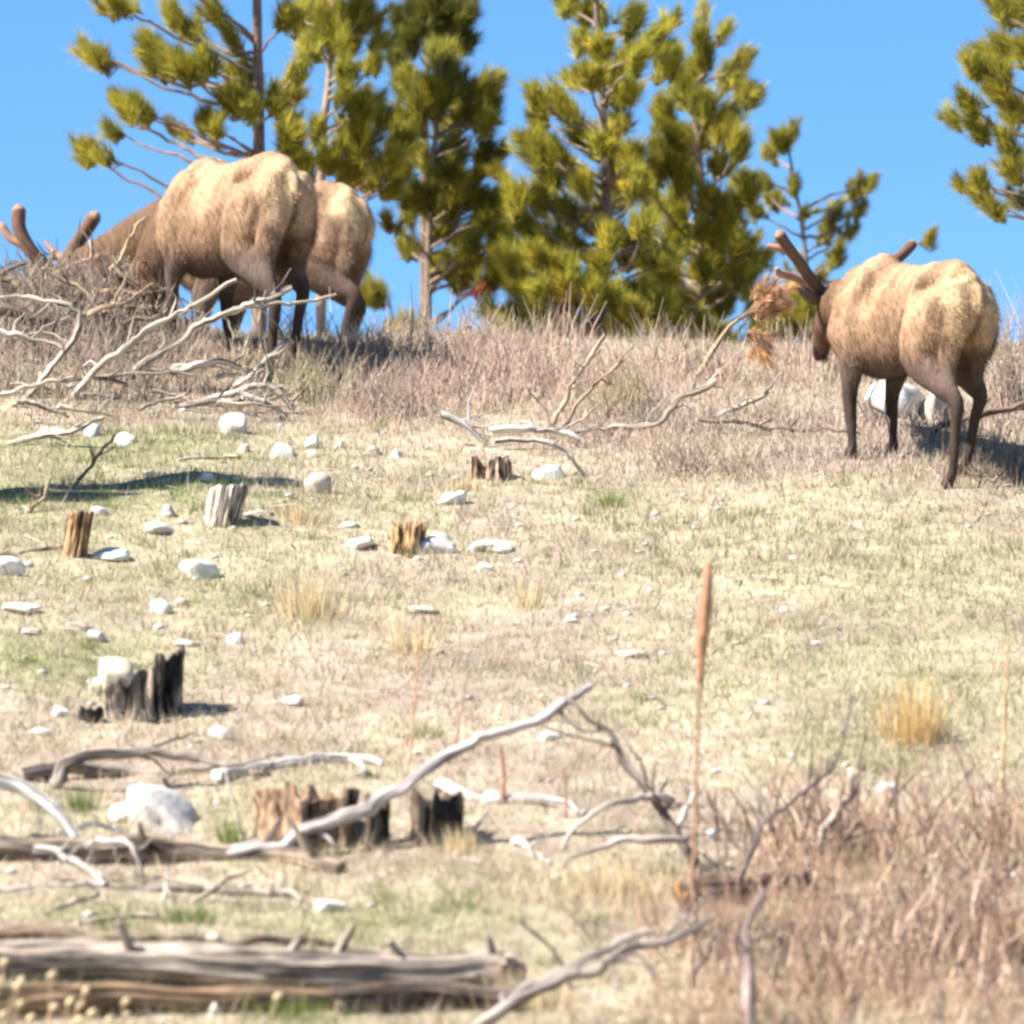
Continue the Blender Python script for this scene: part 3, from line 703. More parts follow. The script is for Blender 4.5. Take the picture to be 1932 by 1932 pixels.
pine('small sparse pine between the broad pine and the right elk', 61, [(1525, 880), (1525, 640), (1520, 480), (1500, 350), (1480, 240)], D_bl, 7, extra=[(1430, 1590, 540, 690, 14)], depth=.5, seed=7, dense=1.35, base=NEED*.8, size=.17)
E_bl = [(1912, 24, 36, 36), (1894, 91, 34, 28), (1839, 122, 22, 22), (1858, 104, 22, 20), (1882, 146, 34, 28), (1827, 201, 28, 22), (1852, 244, 28, 22), (1803, 226, 20, 16), (1912, 213, 34, 30), (1900, 274, 30, 22), (1852, 341, 26, 18), (1839, 366, 22, 16), (1876, 396, 22, 18), (1906, 323, 26, 20), (1890, 180, 30, 24), (1815, 350, 16, 10), (1915, 370, 26, 16), (1880, 10, 24, 24),
        (1950, 100, 50, 40), (1990, 200, 60, 40), (1970, 300, 50, 40), (2040, 120, 60, 50), (2080, 260, 60, 40), (1960, 0, 50, 40), (2000, -80, 50, 40), (2020, 380, 60, 30), (2120, 370, 50, 30), (2000, -180, 40, 50)]
pine('yellow-green pine cut off by the right edge of the view', 54, [(2010, 860), (2010, 400), (2005, 100), (2000, -250)], E_bl, 14, depth=.6, seed=8, dense=1.25, base=NEED*.9)
F_bl = [(700, 548, 26, 32), (715, 560, 20, 20), (770, 612, 36, 16), (740, 625, 30, 16), (800, 625, 26, 12)]
pine('low pine top peeping over the ridge beside the broadside elk', 66, [(745, 800), (742, 640), (735, 560)], F_bl, 6, depth=.4, seed=9, dense=1.5, base=NEED*.9)
F2_bl = [(880, 650, 34, 14), (930, 655, 30, 16), (850, 660, 30, 12)]
pine('lowest pine tip showing over the brush left of the central pine', 66, [(890, 800), (888, 690), (886, 640)], F2_bl, 5, depth=.3, seed=10, dense=1.5, base=NEED*1.0)
# the pine left of the frame whose crown throws the band of shade over the turf
G_bl = [(-190, 110, 60, 50), (-230, 190, 80, 50), (-150, 200, 80, 50), (-190, 270, 90, 60), (-235, 340, 90, 50), (-150, 370, 70, 50), (-235, 450, 90, 50), (-150, 480, 70, 50), (-190, 410, 60, 50), (-225, 560, 100, 50), (-160, 580, 80, 50), (-190, 690, 100, 45)]
pine('young pine standing just beyond the left edge, shading a strip of turf', 45, [(-190, 960), (-190, 700), (-190, 400), (-190, 100)], G_bl, 12, depth=.4, seed=11, dense=1.2)

# ------------------------------------------------------------------ bare brush
def twig_mass(mb, x, y, h, spread, n_per, cols, thick=.0032, seed=0):
    """many-stemmed bare shrubs: forked stems fanning up from each root point"""
    n = len(x)
    X0 = np.repeat(x, n_per); Y0 = np.repeat(y, n_per); H = np.repeat(h, n_per)*(.45+.6*rs.rand(n*n_per)); SP = np.repeat(spread, n_per)
    m = len(X0)
    jx = rs.randn(m)*.06*SP*4; jy = rs.randn(m)*.06*SP*4
    p0 = np.stack([X0+jx, Y0+jy, ground(X0+jx, Y0+jy)-.02], 1)
    a = rs.rand(m)*2*math.pi; q = SP*(.15+.85*rs.rand(m))
    d1 = np.stack([np.cos(a)*q, np.sin(a)*q, np.ones(m)], 1)
    kink = rs.randn(m, 3)*np.array([.16, .16, .05])
    p1 = p0+d1*(H*.5)[:, None]+kink*H[:, None]*.3
    d2 = d1*np.array([.8, .8, 1])+rs.randn(m, 3)*np.array([.32, .32, .12])
    p2 = p1+d2*(H*.5)[:, None]
    # a fork half way
    d3 = d1+rs.randn(m, 3)*np.array([.6, .6, .2])
    p3 = p1+d3*(H*.38*rs.rand(m))[:, None]
    c = cols[rs.randint(len(cols), size=m)]*(.7+.6*rs.rand(m, 1))
    w = thick*(.7+.7*rs.rand(m))
    for (A_, B_, w0, w1) in ((p0, p1, 1.3, .95), (p1, p2, .95, .35), (p1, p3, .75, .3)):
        D_ = B_-A_
        s = np.cross(D_, np.array([.3, .9, .2])); s /= np.linalg.norm(s, axis=1)[:, None]+1e-9
        t = np.cross(D_, s); t /= np.linalg.norm(t, axis=1)[:, None]+1e-9
        ring = [s, -.5*s+.87*t, -.5*s-.87*t]
        V = np.stack([A_+r*(w*w0)[:, None] for r in ring]+[B_+r*(w*w1)[:, None] for r in ring], 1)
        f = np.array([[0, 1, 4, 3], [1, 2, 5, 4], [2, 0, 3, 5]])
        Q_ = (np.arange(m)[:, None, None]*6+f[None]).reshape(-1, 4)
        mb.add(V.reshape(-1, 3), quads=Q_, col=np.repeat(c, 6, 0))
BR = np.array([[.46, .355, .275], [.36, .265, .205], [.55, .45, .34], [.33, .25, .195], [.47, .33, .26]])
BRL = np.array([[.42, .33, .27], [.33, .255, .21], [.52, .43, .33], [.45, .34, .28]])
BR2 = np.array([[.42, .285, .195], [.31, .20, .14], [.55, .42, .28], [.24, .17, .12]])
def brush(name, label, rects, h0, h1, spread, n_per, cols, thick=.0032):
    mb = MB()
    for (u0, u1, v0, v1, n) in rects:
        x = []; y = []; h = []
        while len(x) < n:
            a, b = rs.rand()*1.3-.15, abs(rs.randn())*.55
            p = gp(u0+(u1-u0)*a, v0+(v1-v0)*b)
            if rs.rand() > .25+1.2*sstep(.35, .65, fbm(np.array([p.x*1.3]), np.array([p.y*1.3]), 81))[0]: continue
            x.append(p.x); y.append(p.y); h.append((h0+(h1-h0)*rs.rand()**1.5)*max(.35, 1-.5*b))
        twig_mass(mb, np.array(x), np.array(y), np.array(h), np.full(n, spread), n_per, cols, thick)
    o = mb.build(name, M_twig, smooth=False)
    return tag(o, label, 'brush', kind='stuff')
brush('ridge_brush', 'reddish grey bare brush along the ridge below the pines', [(560, 1000, 650, 770, 95), (1000, 1620, 690, 800, 100), (560, 860, 690, 790, 50)], .16, .50, .5, 20, BR)
brush('low_brush', 'low grey-brown brush at the feet of the right elk', [(1120, 1620, 770, 880, 150), (1560, 1960, 780, 900, 150)], .10, .28, .7, 20, BRL)
brush('thicket_brush', 'grey bare brush behind the fallen branches on the left', [(-60, 200, 560, 650, 230), (-40, 330, 660, 780, 60)], .2, .50, .6, 18, BR*np.array([.78, .80, .80]))
brush('grazing_brush', 'short bare brush round the legs of the grazing elk', [(260, 600, 650, 740, 60)], .10, .24, .7, 20, BR)
brush('foreground_brush', 'rust-brown bare brush filling the lower right corner', [(1540, 1990, 1560, 1760, 90), (1420, 1990, 1740, 1930, 120), (1300, 1990, 1880, 1990, 40)], .16, .42, .6, 15, BR2, .0026)
brush('foreground_stems', 'taller woody bare stems standing above the lower right brush', [(1500, 1990, 1560, 1900, 90), (1360, 1990, 1800, 1960, 50)], .26, .60, .7, 7, np.array([[.13, .09, .07], [.56, .43, .31], [.26, .17, .125], [.40, .27, .19]]), .0054)
brush('ridge_stems', 'taller woody stems standing out of the ridge brush', [(560, 1600, 660, 790, 60)], .32, .62, .45, 5, BR*.8, .0055)
brush('heap_stems', 'woody grey stems tangled through the branch heap on the left', [(-60, 240, 570, 700, 110)], .25, .60, .8, 7, BR*.6, .0065)

# taller single shrubs that stand out of the mass
def shrub(label, u, v, h, spread, n, cols, thick=.0032):
    p = gp(u, v); mb = MB()
    twig_mass(mb, np.array([p.x]), np.array([p.y]), np.array([h]), np.array([spread]), n, cols, thick)
    o = mb.build('bare_shrub', M_twig, smooth=False, origin=p)
    tag(o, label, 'shrub', 'bare shrubs')
shrub('tall twiggy shrub at the right edge behind the right elk', 1905, 790, 1.0, .35, 110, BR)
shrub('greenish grey shrub directly below the hind legs of the broadside elk', 570, 760, .42, .6, 120, np.array([[.30, .27, .15], [.36, .30, .20]]))
shrub('dense shrub with dark base left of the bleached branches in the centre', 740, 790, .40, .6, 140, BR*.75)
shrub('olive shrub behind the two leaning sticks in the centre', 1170, 790, .38, .55, 120, np.array([[.28, .24, .13], [.34, .27, .18]]))
shrub('dark low shrub in front of the curved pale limb on the right', 1330, 890, .24, 1.0, 160, BR*.6)
shrub('shaded shrub beside the hind hoof of the right elk', 1900, 905, .26, .9, 180, BR*.55)  # brush colour darkened to carry the elk's cast shadow here

# ------------------------------------------------------------------ stones
ICO = None
def ico(sub):
    import bmesh
    bm = bmesh.new(); bmesh.ops.create_icosphere(bm, subdivisions=sub, radius=1)
    V = np.array([v.co[:] for v in bm.verts]); F = np.array([[v.index for v in f.verts] for f in bm.faces]); bm.free()
    return V, F
ICO = ico(3)
def stone(label, u, v, w, h, col=(.66, .61, .54), ang=.8, group=None, depth=.8, name='stone'):
    """u, v is the middle of what shows; w, h its size in the photograph"""
    p = gp(u, v+h*.5); k = px(p.y)
    V = ICO[0].copy(); sd = rs.randint(1000)
    f_ = np.where(V[:, 2] < 0, 1/np.maximum(.4, np.sqrt(np.maximum(0, 1-V[:, 2]**2))), 1.0); V[:, 0] *= f_; V[:, 1] *= f_
    r = 1+ang*(fbm(V[:, 0]*1.1+sd, V[:, 1]*1.1+V[:, 2]*.9, sd)-.5)*1.1+.22*(fbm(V[:, 0]*3+sd, V[:, 2]*3+V[:, 1]*2.3, sd+5)-.5)
    V = V*r[:, None]
    for _ in range(6):                                        # broken faces
        d = rs.randn(3); d /= np.linalg.norm(d); c = .45+.35*rs.rand()
        e = V@d; V = V-np.outer(np.maximum(e-c, 0)*.85, d)
    dep = w*k/2*depth
    V = V*np.array([w*k/2, dep, h*k*.62])
    a = rs.rand()*.8-.4
    V[:, 2] += V[:, 0]*math.sin(a)*.2
    cz = h*k*.34
    mb = MB(); mb.add(V, tris=ICO[1], col=np.array(col)*(.62+.65*fbm(V[:, 0]*14+sd, V[:, 1]*14+V[:, 2]*20, sd))[:, None]*np.array([1, .97+.06*rs.rand(), .92+.12*rs.rand()])*(.82+.25*rs.rand()), gr=V)
    q = Vector((p.x, p.y+dep*.6, 0)); q.z = float(ground(q.x, q.y))+cz*.5
    o = mb.build(name, M_stone, origin=None); o.location = q
    return tag(o, label, 'stone', group)
LT = (.72, .67, .60); TN = (.52, .445, .35)
for row in [
    ('big angular white boulder behind the mid log', 300, 1522, 165, 112, LT), ('flat white slab leaning on the big angular boulder', 240, 1530, 90, 40, LT),
    ('large white boulder below the pile of crooked branches', 445, 795, 68, 46, LT), ('white rock just behind the legs of the right elk', 1690, 745, 120, 80, LT), ('cream rock between the legs of the right elk', 1770, 760, 110, 70, TN),
    ('upright white stone at the foot of the leaning left branches', 172, 806, 34, 36, LT), ('white stone at the top end of the thin dark stick', 236, 829, 46, 24, LT), ('pinkish half-buried stone left of the upright white one', 95, 815, 66, 28, TN),
    ('double white stone in the row under the ridge', 535, 847, 46, 38, LT), ('round tan stone above the row of white ones', 460, 842, 24, 24, TN), ('pale pointed stone right of the double white stone', 589, 832, 28, 28, LT), ('low white stone under the pale pointed stone', 592, 855, 28, 18, LT), ('round white stone at the right of the ridge row', 641, 836, 22, 20, LT),
    ('small white stone up the slope from the wedge stump', 389, 897, 28, 20, LT), ('flat grey stone level with the round tan one', 433, 863, 36, 9, TN), ('flat white stone in the shaded strip above the narrow stump', 183, 962, 36, 17, LT),
    ('long white stone left of the wedge stump', 298, 995, 62, 26, LT), ('grey stone touching the shade left of the wedge stump', 318, 963, 36, 24, (.5, .45, .40)), ('flat tan stone at the right foot of the wedge stump', 480, 971, 72, 13, TN),
    ('pale long stone at the right foot of the narrow stump', 205, 1046, 90, 22, LT), ('white rock cut by the left edge below the narrow stump', 12, 1066, 64, 44, LT), ('oval white boulder alone in the open turf on the left', 369, 1070, 78, 44, LT),
    ('white stone of a touching pair below the oval boulder', 300, 1145, 46, 30, LT), ('tan stone of a touching pair below the oval boulder', 341, 1136, 34, 16, TN), ('flat white ledge stone at the left edge', 34, 1148, 84, 24, LT), ('pale rounded stone by the flat pinkish one', 183, 1199, 46, 27, LT), ('flat pinkish stone above the charred stump', 147, 1181, 60, 18, TN), ('small flat stone under the left edge ledge', 57, 1191, 42, 14, TN),
    ('angular white chip right of the charred stump', 440, 1206, 44, 24, LT), ('pale boulder leaning against the charred stump', 212, 1272, 104, 84, TN), ('rounded tan stone left of the pale boulder', 180, 1292, 44, 40, TN), ('flat white stone just above the charred stump', 346, 1215, 62, 14, LT), ('white stone at the lower left of the charred stump', 112, 1340, 44, 22, LT), ('flat pale stone above the grey logs', 74, 1381, 54, 16, LT), ('tilted white stone above the pale fallen limb', 413, 1382, 36, 26, LT), ('pale broken stone in the middle of the straw', 555, 1325, 52, 20, LT),
    ('weathered pale stone heap left of the split stump', 604, 912, 60, 46, TN), ('clean white oval stone above the split stump', 856, 939, 60, 30, LT), ('broad flat white stone right of the rotten stump', 1035, 891, 92, 30, LT), ('small stone right of the clean oval one', 966, 953, 16, 11, LT),
    ('white block tight against the right of the split stump', 822, 1022, 78, 48, LT), ('pale slab left of the split stump', 677, 1024, 72, 28, LT), ('long low white slab right of the split stump', 936, 1029, 98, 28, LT), ('white stone below the long low slab', 910, 1068, 42, 23, LT), ('thin flat stone up the slope from the pale slab', 657, 991, 46, 12, LT),
    ('white stone in line below the shrub with dark base', 746, 853, 32, 20, LT), ('tan flat stone left of the white one below the dark based shrub', 703, 850, 36, 18, TN), ('flat tan stone in the central straw', 790, 1150, 72, 15, TN), ('tiny white stone in the open turf right of centre', 1226, 1112, 19, 11, LT), ('tiny pale stone high in the open turf', 1310, 995, 12, 10, LT),
    ('white stone between the thin log and the big log', 625, 1707, 74, 30, LT), ('tan stone on the turf behind the big log', 405, 1770, 40, 24, TN), ('white stone in front of the big log', 402, 1897, 38, 44, LT), ('pale angular stone above the rusty brush', 1672, 1482, 38, 32, LT), ('white stone beside the forked dead branch', 1345, 1572, 26, 36, LT), ('white stone beneath the tip of the long pale branch', 1035, 1388, 54, 20, LT), ('round white stone left of the forked dead branch', 928, 1500, 36, 32, LT), ('pale stone left of the pale angular one', 1610, 1458, 30, 24, TN), ('small white stone high on the slope under the ridge brush', 1540, 1215, 26, 10, LT), ('little white stone in the turf by the mullein spike', 1480, 1150, 20, 10, LT), ('grey-white stone half sunk below the rotten stump', 1075, 1170, 30, 12, LT), ('long pale stone low on the central slope', 1190, 1235, 60, 12, TN)]:
    stone(*row)
# gravel too small to pick apart
mb = MB(); V1, F1 = ico(1)
n = 700; x, y = turf(n, 32, 51)
cl = fbm(x*.8, y*.5, 91); kp = rs.rand(n) < sstep(.35, .65, cl)+.15
for xx, yy in zip(x[kp], y[kp]):
    s = .008+.02*rs.rand()**2
    V = V1*(1+.35*(rs.rand(len(V1), 1)-.5))*np.array([s*1.4, s*1.2, s*.7])+np.array([xx, yy, float(ground(xx, yy))+s*.3])
    mb.add(V, tris=F1, col=np.array(LT)*(.6+.4*rs.rand()))
tag(mb.build('gravel', M_stone), 'small pale stones strewn through the turf', 'gravel', kind='stuff')

# ------------------------------------------------------------------ stumps
def stump(label, u, v, w, h, col, lean=0.0, jag=.25, split=0.0, top=None, flare=1.25, char=0.0, slope=0.0, ridges=9, hollow=.35):
    """u, v: middle of the foot in the photograph; w, h: size there"""
    p = gp(u, v); k = px(p.y); sd = rs.randint(999)
    r0 = w*k/2; H = h*k
    sides, rings = 84, 18
    th = np.linspace(0, 2*math.pi, sides, endpoint=False)
    prof = 1+.16*(vnoise(th*ridges/2.2+sd, 0*th, sd)-.5)+.18*(vnoise(th*ridges+sd, 0*th, sd+2)-.5)+.22*(fbm(np.cos(th)*2.2+sd, np.sin(th)*2.2, sd)-.5)
    tops = H*(1-jag*fbm(np.cos(th)*2.6+sd, np.sin(th)*2.6, sd+3)*1.3-jag*.5*vnoise(th*7+sd, 0*th, sd+6)+slope*np.cos(th))
    if split:
        g = np.exp(-(np.sin((th-4.3)/2)/.13)**2); tops = tops*(1-split*g); prof = prof*(1-.25*g)
    V, CC, G = [], [], []
    base_c = np.array(col)
    for i in range(rings+1):
        t = i/rings
        rr = r0*prof*(1+(flare-1)*(1-t)**3)*(.93+.07*t)*(1+.10*(vnoise(th*5+sd, np.full(sides, t*3.0), sd+4)-.5))
        rr = rr*(1+(1-t)**4*.35*sstep(.5, .8, vnoise(th*1.1+sd, 0*th, sd+12)))
        z = tops*t-.06*(1-t)
        V.append(np.stack([np.cos(th)*rr+lean*z, np.sin(th)*rr, z], 1))
        n_ = fbm(th*6+sd, np.full(sides, t*1.2), sd+8)
        c = base_c*(.25+1.5*sstep(.25, .75, n_)[:, None])
        if char: 
            cm = sstep(.35, .6, fbm(th*3.5+sd, np.full(sides, t*1.3), sd+17)+char-.5)[:, None]; c = c*(1-cm)+np.array(CHAR)*cm
        CC.append(c); G.append(np.stack([np.full(sides, t*H*2.5), np.cos(th)*r0, np.sin(th)*r0+sd], 1))
    tc = base_c*1.05 if top is None else np.array(top)
    for f, dz in ((.82, -.01), (.55, -hollow*.6), (.25, -hollow), (.02, -hollow)):
        b = V[rings]; cen = np.array([lean*H*.8, 0, 0])
        q = (b-np.array([1, 0, 0])*b[:, 2:3]*lean)*np.array([f, f, 1]); q[:, 0] += lean*b[:, 2]
        q[:, 2] = b[:, 2]*f+(1-f)*tops.mean()+dz*H*(.6+.5*rs.rand(sides))
        V.append(q); CC.append(np.tile(tc, (sides, 1))*(.7+.5*rs.rand(sides, 1))); G.append(q*np.array([.3, 1, 1]))
    m = len(V)
    I = np.arange(m*sides).reshape(m, sides); J = np.roll(I, -1, 1)
    qd = np.stack([I[:-1], J[:-1], J[1:], I[1:]], -1).reshape(-1, 4)
    mb = MB(); mb.add(np.concatenate(V), quads=qd, col=np.concatenate(CC), gr=np.concatenate(G))
    o = mb.build('tree_stump', M_wood); o.location = Vector((p.x, p.y+r0*.7, float(ground(p.x, p.y+r0*.7))))
    return tag(o, label, 'stump', 'weathered tree stumps')
stump('pale wedge-topped stump at the right end of the shaded strip', 418, 996, 66, 82, (.54, .45, .35), lean=.20, jag=.12, slope=.03, flare=.72, top=(.45, .36, .26), hollow=.1)
stump('narrow upright brown stump on the left', 138, 1054, 46, 90, (.42, .26, .13), lean=.16, jag=.08, flare=.95, hollow=.1, top=(.5, .36, .2))
stump('split orange-brown stump among white slabs in mid slope', 768, 1046, 60, 76, (.46, .28, .13), lean=.06, jag=.45, split=.5)
stump('rotten two-lobed brown stump under the bleached branches', 925, 908, 74, 62, (.36, .24, .16), jag=.5, split=.75)
stump('big jagged charred stump on the left slope, higher on its right side', 268, 1358, 138, 128, (.27, .21, .155), jag=.42, split=.12, char=.52, lean=.03, flare=1.12, slope=.30, ridges=15)
stump('small black stump left of the big charred one', 170, 1362, 46, 32, (.08, .06, .05), jag=.5, char=.7)
stump('broad charred stump behind the long pale branch', 822, 1592, 92, 112, (.24, .165, .11), jag=.35, char=.42, flare=1.1, ridges=12)
stump('thin black stump between the broad charred and the ridged brown one', 712, 1600, 46, 126, (.22, .155, .105), jag=.4, char=.5, split=.4)
stump('wide ridged brown stump behind the mid log', 575, 1600, 190, 122, (.38, .25, .155), jag=.4, char=.25, ridges=17, flare=1.12)

# ------------------------------------------------------------------ fallen logs, branches and sticks
LG = 'fallen grey logs'; BRN = 'dead branches lying on the slope'
limb('fallen_log', 'big grey log across the bottom left', 'log', [(-150, 1818), (200, 1822), (560, 1828), (900, 1832), (960, 1838)], 40, 33, (.43, .35, .28), LG, groove=.16, wob=.35, sides=64, lump=.10, ragged=14, stubs=5)
limb('fallen_log', 'brown split log lying under the front of the big grey log', 'log', [(-150, 1892), (250, 1893), (560, 1888), (700, 1880)], 32, 22, (.30, .20, .12), LG, sides=48, lump=.14, ragged=20, groove=.22, wob=.4)
limb('fallen_log', 'dark rotten log end under the right end of the big grey log', 'log', [(640, 1888), (800, 1884), (960, 1888)], 30, 26, (.15, .11, .085), LG, groove=.3, wob=.4, sides=40, lump=.25, ragged=20)
limb('fallen_log', 'thin brown log showing behind the big grey log', 'log', [(-60, 1768), (180, 1772), (420, 1778), (650, 1782)], 13, 8, (.26, .19, .13), LG, sides=12)
limb('fallen_log', 'mid log crossing under the big white boulder', 'log', [(-80, 1604), (120, 1606), (330, 1610), (520, 1608), (640, 1640)], 30, 15, (.34, .26, .195), LG, groove=.15, wob=.5, sides=40, lump=.12, ragged=8, stubs=4)
limb('fallen_branch', 'long pale branch rising diagonally over the charred stumps', 'branch', [(430, 1612, 0), (560, 1578, .02), (700, 1517, .05), (770, 1472, .1), (860, 1415, .15), (935, 1388, .2), (1000, 1365, .25), (1055, 1328, .3), (1112, 1296, .35)], 15, 8, (.60, .52, .47), BRN,
     twigs=[([(1048, 1336, .3), (1070, 1358, .28), (1100, 1376, .26), (1140, 1378, .26), (1182, 1370, .26)], 5, (.33, .26, .22)), ([(985, 1370, .24), (1015, 1384, .2), (1035, 1396, .2)], 4), ([(600, 1565, .03), (625, 1590, .0), (640, 1600, 0)], 5)], base=gp(430, 1625).y+.05, sides=12)
limb('fallen_log', 'grey log behind the big white boulder', 'log', [(40, 1462), (200, 1456), (380, 1450), (500, 1456)], 15, 11, (.38, .31, .25), LG, sides=12, ragged=6)
limb('fallen_branch', 'arched grey branch resting over the log behind the boulder', 'branch', [(105, 1480, 0), (150, 1440, 0), (215, 1422, .05), (290, 1422, .1), (345, 1424, .1), (372, 1432, .1)], 12, 8, (.42, .34, .28), BRN, base=gp(105, 1490).y)
limb('fallen_branch', 'bleached limb left of the long pale branch', 'branch', [(410, 1466), (480, 1450), (560, 1436), (650, 1430), (716, 1440)], 14, 8, (.70, .64, .57), BRN, twigs=[([(660, 1432, 0), (690, 1450, -.05), (640, 1470, -.1)], 6)])
limb('fallen_branch', 'curving white branch at the left edge', 'branch', [(-30, 1462, 0), (30, 1476, 0), (80, 1503, -.05), (115, 1535, -.1), (138, 1570, -.15), (148, 1604, -.2)], 15, 11, (.74, .69, .62), BRN, base=gp(80, 1590).y, sides=12)
limb('fallen_branch', 'white branch crossing down over the mid log', 'branch', [(70, 1602, 0), (110, 1610, 0), (150, 1634, -.05), (195, 1664, -.1)], 9, 9, (.72, .66, .58), BRN, base=gp(130, 1660).y-.1)
limb('fallen_branch', 'thin hooked white twig beside the curving white branch', 'branch', [(150, 1562, 0), (185, 1553, 0), (215, 1562, 0), (238, 1584, 0)], 5.5, 4, (.7, .64, .57), BRN, base=gp(160, 1600).y-.1)
limb('fallen_branch', 'pale hooked twig drooping over the mid log', 'branch', [(165, 1592, 0), (205, 1585, -.05), (240, 1595, -.1), (258, 1620, -.12), (268, 1652, -.12)], 6, 4, (.64, .56, .48), BRN, base=gp(165, 1640).y-.15)
limb('fallen_log', 'thin pale log below the mid log', 'log', [(-40, 1676), (150, 1672), (330, 1676), (480, 1684), (565, 1697)], 10, 6, (.47, .39, .32), LG, stubs=3)
for lab, pts, r, c in [
    ('thin stick leaning up across the thin pale log', [(360, 1704, 0), (410, 1670, .0), (440, 1650, .0), (472, 1641, .0)], 5, (.5, .4, .31)),
    ('short pale stick in the litter at the lower left', [(85, 1724), (130, 1706), (182, 1688)], 6, (.62, .52, .4)),
    ('pale forked stick in the litter below the thin log', [(148, 1742), (240, 1732), (335, 1729)], 7, (.64, .54, .42)),
    ('slanting pale stick above the pale forked one', [(190, 1700), (270, 1716), (330, 1722)], 5, (.6, .5, .38)),
    ('upright white peg standing on the thin pale log', [(309, 1697, 0), (312, 1678, 0), (317, 1658, 0)], 5, (.75, .7, .62)),
    ('bleached short limb left of the crossing dead branches', [(972, 1588), (1005, 1606), (1038, 1628)], 9, (.72, .66, .58)),
    ('stick with white tip left of the bleached short limb', [(888, 1572, 0), (905, 1548, 0), (922, 1528, 0)], 5, (.66, .58, .5)),
    ('pale stick stub beside the fork of the dead branch', [(1275, 1562, 0), (1295, 1530, 0), (1308, 1498, 0)], 6, (.66, .58, .49)),
    ('thick black and white broken limb above the rusty brush', [(1520, 1632, 0), (1560, 1572, .03), (1590, 1526, .05), (1618, 1486, .08)], 10, (.55, .46, .38)),
    ('dark stick next to the black and white limb', [(1545, 1640, 0), (1585, 1592, 0), (1622, 1548, 0)], 8, (.28, .2, .16)),
    ('thin upright twig by the pale angular stone', [(1688, 1572, 0), (1692, 1500, 0), (1700, 1432, 0)], 3.2, (.22, .16, .13)),
    ('dark stick slanting in from the right edge', [(1850, 1684, 0), (1895, 1652, 0), (1950, 1598, 0)], 6, (.2, .155, .13)),
    ('dark stick beside the foot of the mullein', [(1300, 1866, 0), (1325, 1812, .03), (1352, 1758, .05)], 8, (.26, .19, .15)),
    ('thin curved dark stem before the end of the big log', [(1078, 1872, 0), (1060, 1825, 0), (1030, 1782, 0), (985, 1738, 0)], 4, (.27, .2, .16)),
    ('thin diagonal twig low in the rusty brush', [(1670, 1768, 0), (1720, 1822, 0), (1768, 1886, 0)], 3.5, (.25, .18, .15)),
    ('grey twig hooked over the rusty brush', [(1560, 1840, 0), (1590, 1790, 0), (1650, 1750, 0), (1690, 1790, 0)], 3, (.36, .29, .25)),
    ('thin bent twig in the lower right corner', [(1790, 1760, 0), (1810, 1690, 0), (1818, 1640, 0)], 4, (.22, .17, .15)),
    ('dark stick lying left of the narrow brown stump', [(0, 1046), (60, 1040), (115, 1032)], 5, (.30, .22, .15)),
    ('short crooked stick in the shaded strip at the left', [(55, 968, 0), (78, 940, 0), (92, 908, 0)], 5, (.50, .38, .22)),
    ('flat pale stick below the two wide-set white stones', [(340, 868), (400, 864), (455, 866)], 4, (.62, .54, .42))]:
    if len(pts[0]) == 3:
        limb('stick', lab, 'stick', pts, r, r*.6, c, 'sticks on the slope', base=gp(pts[0][0], min(pts[0][1], 1925)).y, sides=8)
    else:
        limb('stick', lab, 'stick', pts, r, r*.6, c, 'sticks on the slope', sides=8)
b0 = gp(1290, 1650).y
limb('fallen_branch', 'forked dark dead branch right of the long pale one', 'branch', [(1316, 1640, 0), (1285, 1585, .02), (1262, 1548, .04), (1225, 1490, .06), (1185, 1440, .08), (1148, 1390, .10), (1095, 1340, .12)], 12, 6, (.34, .26, .21), BRN,
     twigs=[([(1238, 1508, .05), (1250, 1485, .05), (1262, 1462, .04)], 5), ([(1252, 1525, .05), (1290, 1518, .0), (1332, 1524, -.05)], 6), ([(1272, 1512, .04), (1215, 1505, .0), (1150, 1520, -.05), (1105, 1545, -.05), (1062, 1602, -.1)], 9, (.56, .48, .41)), ([(1300, 1572, .0), (1282, 1588, -.05), (1180, 1590, -.1), (1110, 1606, -.15), (1055, 1642, -.2)], 9, (.52, .43, .36))], base=b0, sides=10)
limb('fallen_log', 'white-topped log behind the broad charred stump', 'log', [(835, 1482), (920, 1502), (1030, 1512), (1100, 1536)], 14, 9, (.5, .43, .37), LG, sides=12)
limb('fallen_branch', 'grey double branch reaching up from the bottom edge', 'branch', [(880, 1960, 0), (1000, 1884, .05), (1120, 1826, .1), (1240, 1774, .15), (1338, 1732, .2)], 13, 8, (.40, .33, .28), BRN, twigs=[([(945, 1882, .1), (1040, 1845, .15), (1150, 1795, .2), (1232, 1758, .22)], 12, (.5, .42, .36)), ([(1150, 1815, .1), (1160, 1850, .05), (1165, 1890, 0)], 4)], base=32.9, sides=12)
limb('fallen_log', 'brown log with a broken reddish end beside the mullein', 'log', [(1290, 1692), (1360, 1680), (1430, 1668), (1510, 1660)], 32, 26, (.22, .15, .105), LG, groove=.2, wob=.4, sides=36, lump=.2, ragged=16, endcol=(.36, .19, .09))
limb('fallen_branch', 'thick pale-topped limb standing out of the bottom edge', 'branch', [(1425, 1960, 0), (1418, 1860, .05), (1412, 1790, .08), (1418, 1730, .1), (1440, 1680, .1)], 14, 7, (.40, .30, .26), BRN, twigs=[([(1415, 1800, .06), (1390, 1780, .05), (1350, 1760, .02)], 5), ([(1420, 1780, .06), (1460, 1755, .05), (1490, 1740, .02)], 5)], base=32.8, sides=12)
